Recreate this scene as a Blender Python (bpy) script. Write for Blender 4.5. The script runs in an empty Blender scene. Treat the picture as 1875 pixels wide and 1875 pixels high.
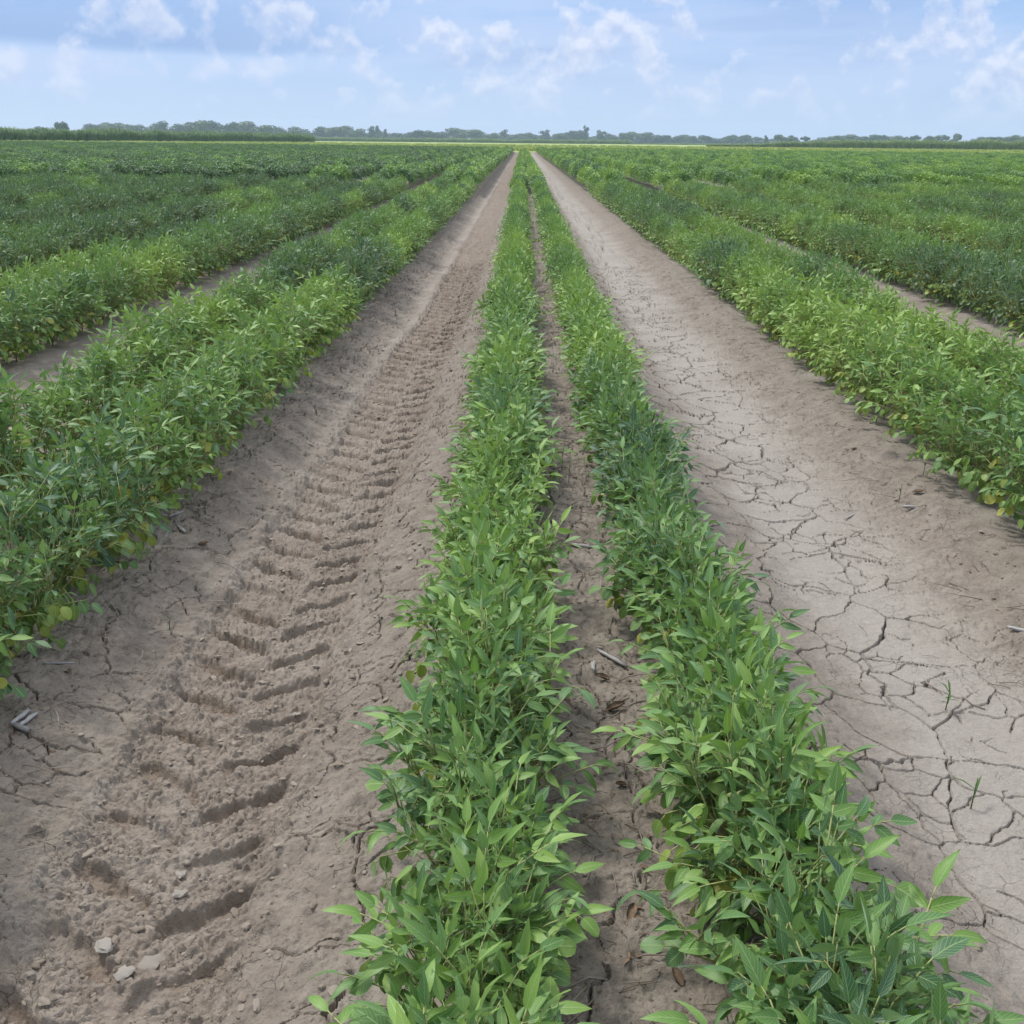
import bpy, math, random
import numpy as np
from mathutils import Matrix, Vector

R = math.radians
scene = bpy.context.scene
COL = scene.collection
rng = np.random.default_rng(7)
random.seed(7)

# ------------------------------------------------------------------ camera
CAM_H = 1.21
cam_data = bpy.data.cameras.new('camera')
cam = bpy.data.objects.new('camera', cam_data)
COL.objects.link(cam)
cam_data.sensor_width = 36
cam_data.angle = 2 * math.atan(937.5 / 1922)
cam_data.clip_start = 0.02
cam_data.clip_end = 6000
PITCH, YAW, ROLL = R(19.46), 0.0062, R(0.58)
cam.matrix_world = (Matrix.Translation((0, 0, CAM_H)) @ Matrix.Rotation(YAW, 4, 'Z')
                    @ Matrix.Rotation(math.pi / 2 - PITCH, 4, 'X') @ Matrix.Rotation(ROLL, 4, 'Z'))
scene.camera = cam

# ------------------------------------------------------------------ sky, sun, exposure
SUN_EL, SUN_AZ = R(56), R(312)          # azimuth measured clockwise from +Y
SKY_STRENGTH = 0.056
world = bpy.data.worlds.new('World')
scene.world = world
world.use_nodes = True
wn, wl = world.node_tree.nodes, world.node_tree.links
wn.clear()


def node(nodes, kind, **kw):
    n = nodes.new(kind)
    for k, v in kw.items():
        if k.startswith('i_'):
            key = k[2:]
            n.inputs[int(key) if key.isdigit() else key].default_value = v
        else:
            setattr(n, k, v)
    return n


def math_node(nodes, links, op, a, b=None, c=None, clamp=False):
    n = nodes.new('ShaderNodeMath')
    n.operation = op
    n.use_clamp = clamp
    for i, v in enumerate((a, b, c)):
        if v is None:
            continue
        if isinstance(v, (int, float)):
            n.inputs[i].default_value = v
        else:
            links.new(v, n.inputs[i])
    return n.outputs[0]


def ramp(nodes, links, fac, stops, interp='LINEAR'):
    n = nodes.new('ShaderNodeValToRGB')
    n.color_ramp.interpolation = interp
    el = n.color_ramp.elements
    while len(el) < len(stops):
        el.new(0.5)
    for e, (p, c) in zip(el, stops):
        e.position = p
        e.color = (c, c, c, 1) if isinstance(c, (int, float)) else (*c, 1)
    links.new(fac, n.inputs[0])
    return n.outputs[0]


def mix(nodes, links, fac, a, b, blend='MIX'):
    n = nodes.new('ShaderNodeMix')
    n.data_type = 'RGBA'
    n.blend_type = blend
    for sock, v in ((n.inputs[0], fac), (n.inputs[6], a), (n.inputs[7], b)):
        if isinstance(v, (int, float)):
            sock.default_value = v
        elif isinstance(v, tuple):
            sock.default_value = (*v, 1) if len(v) == 3 else v
        else:
            links.new(v, sock)
    return n.outputs[2]


def build_sky():
    sky = node(wn, 'ShaderNodeTexSky', sky_type='NISHITA', sun_disc=False, sun_elevation=SUN_EL,
               sun_rotation=SUN_AZ, altitude=0.0, air_density=1.0, dust_density=0.6, ozone_density=2.5)
    M = lambda op, a, b=None, c=None, cl=False: math_node(wn, wl, op, a, b, c, cl)
    tc = node(wn, 'ShaderNodeTexCoord')
    sep = node(wn, 'ShaderNodeSeparateXYZ')
    wl.new(tc.outputs['Generated'], sep.inputs[0])
    X, Y, Z = sep.outputs
    az = M('ARCTAN2', X, Y)
    el = M('ARCSINE', M('MINIMUM', M('MAXIMUM', Z, -1.0), 1.0))
    elp = M('MAXIMUM', el, 0.0)
    # clouds seen in perspective: flat layers stretch towards the horizon
    stretch = M('DIVIDE', elp, M('ADD', M('MULTIPLY', elp, 0.55), 1.0))
    def vec(sx, sz, off):
        c = node(wn, 'ShaderNodeCombineXYZ')
        wl.new(M('MULTIPLY', M('SINE', az), sx), c.inputs[0])
        wl.new(M('MULTIPLY', M('COSINE', az), sx), c.inputs[1])
        wl.new(M('ADD', M('MULTIPLY', stretch, sz), off), c.inputs[2])
        return c.outputs[0]
    def noise(v, scale, detail, rough, dist=0.0):
        n = node(wn, 'ShaderNodeTexNoise', i_Scale=scale, i_Detail=detail, i_Roughness=rough, i_Distortion=dist)
        wl.new(v, n.inputs['Vector'])
        return n.outputs['Fac']
    # heaped white clouds
    big = noise(vec(1.0, 2.4, 3.1), 7.0, 2.0, 0.5)
    puff = noise(vec(1.0, 1.15, 1.7), 31.0, 8.0, 0.54, 0.0)
    cov = M('ADD', M('MULTIPLY', puff, 0.72), M('MULTIPLY', big, 0.42))
    band = ramp(wn, wl, elp, [(0.0, 0.0), (0.018, 0.12), (0.042, 0.75), (0.07, 1.0), (1.0, 1.0)])
    heap = M('MULTIPLY', ramp(wn, wl, cov, [(0.555, 0.0), (0.598, 0.5), (0.665, 0.97)], 'EASE'), band)
    # thin veils and grey flat bases
    veil = noise(vec(1.0, 5.0, 0.3), 4.6, 5.0, 0.55, 0.15)
    veil_f = M('MULTIPLY', ramp(wn, wl, veil, [(0.40, 0.0), (0.64, 0.65)], 'EASE'), band)
    base = noise(vec(0.8, 7.0, 9.4), 2.6, 4.0, 0.5, 0.1)
    base_f = M('MULTIPLY', ramp(wn, wl, base, [(0.54, 0.0), (0.66, 0.45)], 'EASE'), band)
    # a broad grey cloud bank with a flat foot off to one side, white heaps below its foot
    wob = noise(vec(1.0, 1.0, 5.2), 9.0, 4.0, 0.55)
    elw = M('ADD', elp, M('MULTIPLY_ADD', wob, 0.016, -0.008))
    side = ramp(wn, wl, M('MULTIPLY_ADD', M('SINE', az), -0.5, 0.5), [(0.52, 0.0), (0.64, 1.0)], 'EASE')
    bank = M('MULTIPLY', ramp(wn, wl, elw, [(0.066, 0.0), (0.074, 0.85), (0.100, 0.6), (0.125, 0.0)], 'EASE'), side)
    base_f = M('MAXIMUM', base_f, bank)
    foot = M('MULTIPLY', ramp(wn, wl, elw, [(0.046, 0.0), (0.055, 1.0), (0.063, 1.0), (0.070, 0.0)], 'EASE'), side)
    low_heap = M('MULTIPLY', foot, ramp(wn, wl, puff, [(0.42, 0.1), (0.60, 0.8)]))
    # cloudier overhead, as the soft light on the field says
    over = ramp(wn, wl, elp, [(0.0, 0.0), (0.16, 0.0), (0.55, 0.75), (1.0, 0.75)])
    air = mix(wn, wl, 1.0, sky.outputs[0], (1.00, 1.02, 1.22), 'MULTIPLY')
    lift = ramp(wn, wl, elp, [(0.0, (4.5, 5.8, 8.3)), (0.05, (4.1, 5.5, 8.2)), (0.13, (3.0, 4.8, 8.0)), (0.4, (2.2, 4.0, 7.6)), (1.0, (1.5, 3.0, 6.5))])
    air = mix(wn, wl, 0.85, air, lift)
    c = mix(wn, wl, veil_f, air, (5.0, 6.0, 8.3))
    above = noise(vec(1.0, 1.15, 1.707), 31.0, 4.0, 0.54, 0.0)
    lit = M('MULTIPLY_ADD', M('SUBTRACT', puff, above), 4.0, 0.62, True)
    c = mix(wn, wl, heap, c, mix(wn, wl, lit, (4.3, 5.3, 7.7), (6.6, 7.2, 8.7)))
    c = mix(wn, wl, M('MULTIPLY', base_f, M('MULTIPLY_ADD', heap, -0.55, 1.0)), c, (2.95, 4.3, 7.05))
    c = mix(wn, wl, low_heap, c, (6.0, 6.7, 8.5))
    c = mix(wn, wl, over, c, (10.6, 11.2, 12.2))
    bg = node(wn, 'ShaderNodeBackground', i_Strength=SKY_STRENGTH)
    wl.new(c, bg.inputs[0])
    out = node(wn, 'ShaderNodeOutputWorld')
    wl.new(bg.outputs[0], out.inputs[0])


build_sky()
sun_data = bpy.data.lights.new('sun', 'SUN')
sun_data.energy = 1.5
sun_data.angle = R(10)
sun_data.color = (1.0, 0.965, 0.91)
sun = bpy.data.objects.new('sun', sun_data)
COL.objects.link(sun)
sdir = Vector((math.sin(SUN_AZ) * math.cos(SUN_EL), math.cos(SUN_AZ) * math.cos(SUN_EL), math.sin(SUN_EL)))
sun.rotation_euler = sdir.to_track_quat('Z', 'Y').to_euler()

vs = scene.view_settings
vs.view_transform = 'Standard'
vs.look = 'None'
vs.exposure = 1.06
vs.gamma = 1.0
vs.use_curve_mapping = False
cy = scene.cycles
cy.max_bounces = 6
cy.diffuse_bounces = 3
cy.glossy_bounces = 2
cy.transmission_bounces = 4
cy.volume_bounces = 1
cy.transparent_max_bounces = 4
cy.sample_clamp_indirect = 8.0
cy.use_denoising = True

# ------------------------------------------------------------------ noise in numpy


def h01(ix, iy, seed):
    h = (ix.astype(np.int64) * 374761393 + iy.astype(np.int64) * 668265263 + seed * 1442695041) & 0x7fffffff
    h = ((h ^ (h >> 13)) * 1274126177) & 0x7fffffff
    h = ((h ^ (h >> 16)) * 1103515245 + 12345) & 0x7fffffff
    h = h ^ (h >> 15)
    return (h & 0xffffff) / float(0x1000000)


def vnoise(x, y, seed=0):
    ix, iy = np.floor(x), np.floor(y)
    fx, fy = x - ix, y - iy
    u, v = fx * fx * fx * (fx * (fx * 6 - 15) + 10), fy * fy * fy * (fy * (fy * 6 - 15) + 10)

    def g(dx, dy):
        a = h01(ix + dx, iy + dy, seed) * 2 * np.pi
        return np.cos(a) * (fx - dx) + np.sin(a) * (fy - dy)
    a, b, c, d = g(0, 0), g(1, 0), g(0, 1), g(1, 1)
    return 1.4 * ((a + (b - a) * u) + ((c + (d - c) * u) - (a + (b - a) * u)) * v)


def fbm(x, y, seed=0, octv=4, gain=0.5):
    x, y = np.asarray(x, float), np.asarray(y, float)
    s, a = 0.0, 1.0
    for o in range(octv):
        s = s + a * vnoise(x * 2 ** o + 17.3 * o, y * 2 ** o - 9.1 * o, seed + o)
        a *= gain
    return s


def voronoi(x, y, seed=0, jit=0.9):
    """distance to the nearest seed, distance to the cell edge, random value of the cell"""
    ix, iy = np.floor(x), np.floor(y)
    best = np.full(x.shape, 9.0)
    bx, by, bid = np.zeros(x.shape), np.zeros(x.shape), np.zeros(x.shape)
    pts = []
    for dx in (-1, 0, 1):
        for dy in (-1, 0, 1):
            cx, cy_ = ix + dx, iy + dy
            px = cx + 0.5 + jit * (h01(cx, cy_, seed) - 0.5) - x
            py = cy_ + 0.5 + jit * (h01(cx, cy_, seed + 77) - 0.5) - y
            d = px * px + py * py
            m = d < best
            best = np.where(m, d, best)
            bx, by = np.where(m, px, bx), np.where(m, py, by)
            bid = np.where(m, h01(cx, cy_, seed + 133), bid)
            pts.append((px, py))
    edge = np.full(x.shape, 9.0)
    for px, py in pts:
        ex, ey = px - bx, py - by
        ln = np.sqrt(ex * ex + ey * ey)
        ok = ln > 1e-6
        e = np.where(ok, ((px + bx) * 0.5 * ex + (py + by) * 0.5 * ey) / np.where(ok, ln, 1), 9)
        edge = np.minimum(edge, e)
    return np.sqrt(best), edge, bid


def sstep(a, b, x):
    t = np.clip((x - a) / (b - a), 0, 1)
    return t * t * (3 - 2 * t)


# ------------------------------------------------------------------ the lie of the land
BED0, ROW_OFF = 0.170, 0.235
PITCH_L, PITCH_R = 1.57, 1.67
BED_L, BED_R = -1.525, 1.985                      # the beds on either hand of the middle one


def bed_centre(b):
    return BED0 if b == 0 else BED_R + PITCH_R * (b - 1) if b > 0 else BED_L + PITCH_L * (b + 1)


def bed_x(x):
    """signed distance from the nearest bed's centre line"""
    r_ = (x - BED_R + PITCH_R / 2) % PITCH_R - PITCH_R / 2
    l_ = (x - BED_L + PITCH_L / 2) % PITCH_L - PITCH_L / 2
    near = np.where(x < (BED_L + BED0) / 2, x - BED_L, np.where(x < (BED0 + BED_R) / 2, x - BED0, x - BED_R))
    return np.where(x > BED_R, r_, np.where(x < BED_L, l_, near))


def track_x(y):
    return -0.655 + 0.09 * sstep(4.5, 9, y) + 0.012 * np.sin(y * 1.7)


def profile(x, y):
    b = np.abs(bed_x(x))
    z = -0.075 * sstep(0.42, 0.70, b) + 0.012 * np.cos(np.clip(b / 0.3, 0, 1) * np.pi * 0.5)
    # the cracked furrow lies lower beside the middle bed and climbs slowly to the next bed
    inr = sstep(0.5, 0.6, x) * (1 - sstep(1.6, 1.75, x))
    z = z + inr * (-0.012 + 0.028 * sstep(0.95, 1.4, x))
    return z


def ground_height(x, y, fine=True):
    """height, silt (smooth pale crust), damp (freshly turned brown soil), crack depth"""
    z = profile(x, y)
    b = np.abs(bed_x(x))
    far = np.exp(-np.clip(y - 10, 0, None) / 14)
    silt = sstep(0.50, 0.60, x) * (1 - sstep(1.02, 1.36, x + 0.10 * fbm(x * 3, y * 1.1, 5, 3)))
    shoulder = sstep(0.36, 0.46, b) * (1 - sstep(0.58, 0.76, b + 0.06 * fbm(x * 5, y * 5, 8, 3)))
    shoulder = np.maximum(shoulder, 0.75 * (1 - sstep(0.10, 0.2, b)))
    z = z + 0.010 * fbm(x * 3.2, y * 2.4, 11, 3)
    rough = (1 - 0.85 * silt)
    z = z + rough * 0.0065 * fbm(x * 14, y * 14, 21, 4, 0.65)
    if fine:
        z = z + rough * 0.0022 * fbm(x * 60, y * 60, 31, 2, 0.7) * far
    # lumps and crumbs on the shoulders and in the gap between the twin rows
    f1, e, bid = voronoi(x * 26 + fbm(x * 20, y * 20, 41, 2) * 0.5, y * 26, 42)
    lump = np.where(bid > 0.62, np.clip(1 - f1 / 0.55, 0, 1) ** 0.7 * (bid - 0.5), 0)
    z = z + (shoulder * 0.016 + 0.003 * (1 - silt)) * lump
    # crusty flakes: irregular thin plates with broken edges
    f1, e, bid = voronoi(x * 34 + fbm(x * 30, y * 30, 51, 2) * 0.8, y * 40 + fbm(x * 30, y * 30, 53, 2) * 0.8, 52)
    flake = sstep(0.03, 0.14, e) * np.where(bid > 0.4, bid, 0)
    flakes = sstep(-0.1, 0.45, fbm(x * 2.3, y * 2.3, 57, 3)) * (1 - silt)
    z = z + flakes * 0.0042 * flake
    # cracks: a wide net, a finer net inside it, hair cracks on the left bank
    wx = x + 0.036 * fbm(x * 5, y * 5, 61, 4, 0.5)
    wy = y + 0.036 * fbm(x * 5 + 40, y * 5, 62, 4, 0.5)
    crack = np.zeros_like(x)
    zone = np.clip(sstep(0.52, 0.60, x) * (1 - sstep(1.10, 1.32, x)), 0, 1)
    _, e, bid = voronoi(wx * 5.0, wy * 4.4, 63, 0.95)
    wvar = 0.5 + 0.75 * sstep(-0.5, 0.6, fbm(x * 4, y * 4, 64, 2))
    fw = 1 + 0.17 * np.clip(y - 2.2, 0, 9)
    w = 0.0018 * wvar * zone * fw
    d = e / 4.7
    crack = np.maximum(crack, zone * np.clip(1.7 - d / np.maximum(w, 1e-5), 0, 1))
    _, e2, _ = voronoi(wx * 11 + 3, wy * 9.5, 65, 0.95)
    part = sstep(-0.05, 0.35, fbm(x * 3.4, y * 3.4, 66, 3))
    left = sstep(-1.42, -1.30, x) * (1 - sstep(-0.95, -0.86, x)) + sstep(-0.46, -0.40, x) * (1 - sstep(-0.26, -0.2, x))
    gap = sstep(0.02, 0.08, x) * (1 - sstep(0.24, 0.30, x))
    others = ((x < -2.2) | (x > 1.6)) * sstep(0.55, 0.7, b)
    w2 = 0.0013 * fw * part * np.clip(0.8 * zone + 0.25 * sstep(1.1, 1.3, x) * (1 - sstep(1.4, 1.5, x)) + left * 0.75 + gap * 0.8 + 0.5 * others, 0, 1)
    d2 = e2 / 10.2
    c2 = np.clip(1.7 - d2 / np.maximum(w2, 1e-5), 0, 1) * (w2 > 0.00015)
    _, e3, _ = voronoi(wx * 4.6 + 9, wy * 4.2, 67, 0.95)
    part3 = sstep(-0.5, 0.1, fbm(x * 2.0, y * 2.0, 68, 3))
    w3 = 0.0011 * fw * part3 * np.clip(left + gap, 0, 1)
    c3 = np.clip(1.7 - (e3 / 4.4) / np.maximum(w3, 1e-5), 0, 1) * (w3 > 0.00015)
    # plates dish a little: their rims curl up beside the cracks
    z = z + zone * 0.004 * np.exp(-np.clip(d - w, 0, None) / 0.02)
    # tyre track
    u = x - track_x(y)
    au = np.abs(u + 0.013 * fbm(x * 9, y * 9, 71, 4, 0.6))
    yy = y + 0.014 * fbm(x * 10, y * 10, 72, 4, 0.6)
    P = 0.165
    side = np.where(u < 0, 0.0, 0.5)
    ph = ((yy - 0.62 * au) / P + side) % 1.0
    lug = sstep(0.08, 0.17, ph) * (1 - sstep(0.38, 0.47, ph))
    reach = (1 - sstep(0.152, 0.186, au))
    inner = np.where(u < 0, sstep(-0.02, 0.01, au - 0.008), sstep(-0.01, 0.02, au - 0.02))
    lug = lug * reach * inner
    intrack = 1 - sstep(0.16, 0.225, au)
    fade = 0.62 + 0.42 * sstep(-0.4, 0.4, fbm(x * 5, y * 4, 73, 3))
    z = z - 0.014 * intrack - 0.028 * lug * fade * (1 + 0.20 * np.clip(y - 2.0, 0, 9)) * (1 - sstep(10.5, 13.0, y))
    berm = np.exp(-((au - 0.208) / 0.032) ** 2)
    z = z + 0.014 * berm * (0.6 + 0.8 * fbm(x * 16, y * 16, 74, 2))
    crumb = np.clip(intrack + 0.7 * berm, 0, 1)
    f1, e, bid = voronoi(x * 30 + fbm(x * 24, y * 24, 75, 2) * 0.9, y * 36 + fbm(x * 24, y * 24, 76, 2) * 0.9, 77)
    z = z + crumb * (1 - 0.55 * lug) * 0.008 * (sstep(0.02, 0.12, e) * (0.3 + bid) - 0.45)
    f1, e, bid = voronoi(x * 75 + fbm(x * 50, y * 50, 78, 2) * 0.7, y * 80, 79)
    z = z + crumb * (1 - 0.7 * lug) * 0.005 * sstep(0.02, 0.25, e) * bid
    z = z + crumb * 0.006 * fbm(x * 11, y * 11, 80, 4, 0.6) * (1 - 0.5 * lug)
    notrack = 1 - np.clip(crumb * 1.4, 0, 1)
    crack = np.maximum(np.maximum(crack * 1.0, c2 * 0.6 * notrack), c3 * 0.7 * notrack)
    z = z - 0.065 * crack
    damp = np.clip(intrack * (0.40 + 0.65 * lug * sstep(-0.35, 0.35, fbm(x * 6, y * 6, 81, 3))), 0, 1)
    damp = np.clip(damp + 0.35 * intrack * sstep(3, 8, y), 0, 1)
    return z, silt, damp, shoulder


def zg(x, y):
    x, y = np.atleast_1d(np.asarray(x, float)), np.atleast_1d(np.asarray(y, float))
    return profile(x, y)


# ------------------------------------------------------------------ small builders


def tag(o, label=None, cat=None, group=None, kind=None):
    if label:
        o['label'] = label
    if cat:
        o['category'] = cat
    if group:
        o['group'] = group
    if kind:
        o['kind'] = kind
    return o


def link(o, parent=None):
    COL.objects.link(o)
    if parent is not None:
        o.parent = parent
    return o


def empty(name, loc=(0, 0, 0), rz=0.0, scale=1.0):
    o = bpy.data.objects.new(name, None)
    o.empty_display_size = 0.05
    o.location = loc
    o.rotation_euler = (0, 0, rz)
    o.scale = (scale,) * 3
    return link(o)


def np_mesh(name, verts, faces, mats=(), uvs=None, attrs=None, mat_idx=None, smooth=True):
    """verts (n,3); faces a list of tuples or an (m,4) array; uvs per vertex; attrs point floats"""
    me = bpy.data.meshes.new(name)
    verts = np.asarray(verts, np.float32)
    if isinstance(faces, np.ndarray):
        m, k = faces.shape
        me.vertices.add(len(verts))
        me.vertices.foreach_set('co', verts.ravel())
        me.loops.add(m * k)
        me.loops.foreach_set('vertex_index', faces.astype(np.int32).ravel())
        me.polygons.add(m)
        me.polygons.foreach_set('loop_start', np.arange(0, m * k, k, dtype=np.int32))
        me.update(calc_edges=True)
    else:
        me.from_pydata(verts.tolist(), [], faces)
    me.polygons.foreach_set('use_smooth', np.full(len(me.polygons), smooth, dtype=bool))
    for mt in mats:
        me.materials.append(mt)
    if mat_idx is not None:
        me.polygons.foreach_set('material_index', np.asarray(mat_idx, np.int32))
    if uvs is not None:
        lay = me.uv_layers.new(name='UVMap')
        li = np.zeros(len(me.loops), np.int32)
        me.loops.foreach_get('vertex_index', li)
        lay.data.foreach_set('uv', np.asarray(uvs, np.float32)[li].ravel())
    for k, v in (attrs or {}).items():
        a = me.attributes.new(k, 'FLOAT', 'POINT')
        a.data.foreach_set('value', np.asarray(v, np.float32).ravel())
    me.update()
    return me


class MB:
    """collects pieces into one mesh"""

    def __init__(self):
        self.v, self.f, self.uv, self.mi, self.a = [], [], [], [], []

    def add(self, v, f, uv=None, mi=0, a=0.0):
        o = len(self.v)
        self.v += [tuple(p) for p in v]
        self.f += [tuple(i + o for i in q) for q in f]
        self.uv += list(uv) if uv is not None else [(0.5, 0.5)] * len(v)
        self.mi += [mi] * len(f)
        self.a += [a] * len(v) if np.isscalar(a) else list(a)

    def merge(self, other, M, a=None):
        o = len(self.v)
        self.v += [tuple(M @ Vector(p)) for p in other.v]
        self.f += [tuple(i + o for i in q) for q in other.f]
        self.uv += other.uv
        self.mi += other.mi
        self.a += other.a if a is None else [a] * len(other.v)

    def tube(self, pts, rad, n=4, mi=0, a=0.0):
        pts = [Vector(p) for p in pts]
        if np.isscalar(rad):
            rad = [rad] * len(pts)
        v, f = [], []
        for i, p in enumerate(pts):
            d = (pts[min(i + 1, len(pts) - 1)] - pts[max(i - 1, 0)])
            if d.length < 1e-9:
                d = Vector((0, 0, 1))
            d.normalize()
            e1 = d.orthogonal().normalized()
            if i and e1.dot(last) < 0.5:
                e1 = (last - d * last.dot(d))
                e1 = e1.normalized() if e1.length > 1e-6 else d.orthogonal().normalized()
            last = e1
            e2 = d.cross(e1)
            for k in range(n):
                t = 2 * math.pi * k / n
                v.append(p + (e1 * math.cos(t) + e2 * math.sin(t)) * rad[i])
        for i in range(len(pts) - 1):
            for k in range(n):
                f.append((i * n + k, i * n + (k + 1) % n, (i + 1) * n + (k + 1) % n, (i + 1) * n + k))
        f.append(tuple(range(n - 1, -1, -1)))
        f.append(tuple((len(pts) - 1) * n + k for k in range(n)))
        self.add(v, f, None, mi, a)

    def mesh(self, name, mats, vary=0.0, smooth=True):
        return np_mesh(name, self.v, self.f, mats, self.uv, {'yellow': self.a, 'vary': [vary] * len(self.v)}, self.mi, smooth)


# ------------------------------------------------------------------ materials


def new_mat(name):
    m = bpy.data.materials.new(name)
    m.use_nodes = True
    m.node_tree.nodes.clear()
    return m, m.node_tree.nodes, m.node_tree.links


def simple_mat(name, c1, c2, scale=40, rough=0.85, bump=0.3, detail=4, stretch=None, dist=0.002):
    m, n, l = new_mat(name)
    tc = node(n, 'ShaderNodeTexCoord')
    vec = tc.outputs['Object']
    if stretch:
        mp = node(n, 'ShaderNodeMapping')
        mp.inputs['Scale'].default_value = stretch
        l.new(vec, mp.inputs[0])
        vec = mp.outputs[0]
    nz = node(n, 'ShaderNodeTexNoise', i_Scale=scale, i_Detail=detail, i_Roughness=0.6)
    l.new(vec, nz.inputs['Vector'])
    info = node(n, 'ShaderNodeObjectInfo')
    fac = math_node(n, l, 'ADD', nz.outputs['Fac'], math_node(n, l, 'MULTIPLY_ADD', info.outputs['Random'], 0.3, -0.15))
    col = ramp(n, l, fac, [(0.32, c1), (0.68, c2)])
    p = node(n, 'ShaderNodeBsdfPrincipled', i_Roughness=rough)
    l.new(col, p.inputs['Base Color'])
    b = node(n, 'ShaderNodeBump', i_Strength=bump, i_Distance=dist)
    l.new(nz.outputs['Fac'], b.inputs['Height'])
    l.new(b.outputs[0], p.inputs['Normal'])
    o = node(n, 'ShaderNodeOutputMaterial')
    l.new(p.outputs[0], o.inputs[0])
    return m


def leaf_material():
    m, n, l = new_mat('soybean_leaf')
    Mx = lambda *a, **k: mix(n, l, *a, **k)
    Mm = lambda op, a, b=None, c=None, cl=False: math_node(n, l, op, a, b, c, cl)
    tint = node(n, 'ShaderNodeAttribute', attribute_name='tint', attribute_type='INSTANCER').outputs['Fac']
    yel = node(n, 'ShaderNodeAttribute', attribute_name='yellow', attribute_type='GEOMETRY').outputs['Fac']
    rnd = node(n, 'ShaderNodeObjectInfo').outputs['Random']
    uv = node(n, 'ShaderNodeUVMap')
    sep = node(n, 'ShaderNodeSeparateXYZ')
    l.new(uv.outputs[0], sep.inputs[0])
    u, v = sep.outputs[0], sep.outputs[1]
    au = Mm('ABSOLUTE', Mm('SUBTRACT', u, 0.5))
    geo = node(n, 'ShaderNodeNewGeometry')
    nz = node(n, 'ShaderNodeTexNoise', i_Scale=22.0, i_Detail=2.0)
    l.new(geo.outputs['Position'], nz.inputs['Vector'])
    t = Mm('ADD', tint, Mm('ADD', Mm('MULTIPLY', Mm('SUBTRACT', rnd, 0.5), Mm('MULTIPLY_ADD', node(n, 'ShaderNodeAttribute', attribute_name='vary', attribute_type='GEOMETRY').outputs['Fac'], 0.42, 0.10)), Mm('MULTIPLY_ADD', nz.outputs['Fac'], 0.35, -0.175)))
    base = ramp(n, l, t, [(0.0, (0.028, 0.084, 0.046)), (0.30, (0.068, 0.164, 0.048)), (0.64, (0.155, 0.288, 0.052)), (1.0, (0.260, 0.390, 0.060))])
    yc = ramp(n, l, yel, [(0.0, (0.10, 0.20, 0.04)), (0.5, (0.22, 0.32, 0.04)), (0.8, (0.37, 0.39, 0.05)), (1.0, (0.45, 0.36, 0.06))])
    base = Mx(Mm('MULTIPLY', yel, 1.25, None, True), base, yc)
    # pale midrib, side veins, hairy margin
    mid = Mm('SUBTRACT', 1.0, Mm('MULTIPLY', au, 17.0), None, True)
    vein = Mm('SINE', Mm('MULTIPLY', Mm('SUBTRACT', v, Mm('MULTIPLY', au, 0.62)), 47.0))
    vein = ramp(n, l, vein, [(0.80, 0.0), (0.98, 0.55)])
    edge = ramp(n, l, au, [(0.44, 0.0), (0.49, 0.35)])
    vf = Mm('MAXIMUM', Mm('MAXIMUM', Mm('MULTIPLY', mid, 0.9), vein), edge)
    pale = Mx(0.75, base, (0.36, 0.48, 0.20))
    col = Mx(vf, base, pale)
    under = Mx(0.38, col, (0.22, 0.32, 0.17))
    col = Mx(geo.outputs['Backfacing'], col, under)
    p = node(n, 'ShaderNodeBsdfPrincipled', i_Roughness=0.46)
    p.inputs['Specular IOR Level'].default_value = 0.45
    p.inputs['Sheen Weight'].default_value = 0.30
    p.inputs['Sheen Roughness'].default_value = 0.45
    p.inputs['Sheen Tint'].default_value = (0.75, 0.95, 0.80, 1)
    l.new(col, p.inputs['Base Color'])
    bp = node(n, 'ShaderNodeBump', i_Strength=0.35, i_Distance=0.0015)
    l.new(vf, bp.inputs['Height'])
    l.new(bp.outputs[0], p.inputs['Normal'])
    tr = node(n, 'ShaderNodeBsdfTranslucent')
    l.new(Mx(1.0, col, (1.25, 1.35, 0.55), 'MULTIPLY'), tr.inputs[0])
    ms = node(n, 'ShaderNodeMixShader', i_0=0.23)
    l.new(p.outputs[0], ms.inputs[1])
    l.new(tr.outputs[0], ms.inputs[2])
    o = node(n, 'ShaderNodeOutputMaterial')
    l.new(ms.outputs[0], o.inputs[0])
    return m


def tint_mat(name, dark, light, tr=0.2, scale=0.2, rough=0.6):
    """leafy material whose colour varies from one copy to the next"""
    m, n, l = new_mat(name)
    rnd = node(n, 'ShaderNodeObjectInfo').outputs['Random']
    geo = node(n, 'ShaderNodeNewGeometry')
    nz = node(n, 'ShaderNodeTexNoise', i_Scale=scale, i_Detail=4.0, i_Roughness=0.65)
    l.new(geo.outputs['Position'], nz.inputs['Vector'])
    f = math_node(n, l, 'ADD', math_node(n, l, 'MULTIPLY', rnd, 0.35), math_node(n, l, 'MULTIPLY_ADD', nz.outputs['Fac'], 1.3, -0.33))
    col = ramp(n, l, f, [(0.1, dark), (0.9, light)])
    d = node(n, 'ShaderNodeBsdfPrincipled', i_Roughness=rough)
    d.inputs['Specular IOR Level'].default_value = 0.25
    l.new(col, d.inputs['Base Color'])
    t = node(n, 'ShaderNodeBsdfTranslucent')
    l.new(col, t.inputs[0])
    ms = node(n, 'ShaderNodeMixShader', i_0=tr)
    l.new(d.outputs[0], ms.inputs[1])
    l.new(t.outputs[0], ms.inputs[2])
    o = node(n, 'ShaderNodeOutputMaterial')
    l.new(ms.outputs[0], o.inputs[0])
    return m


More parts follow.
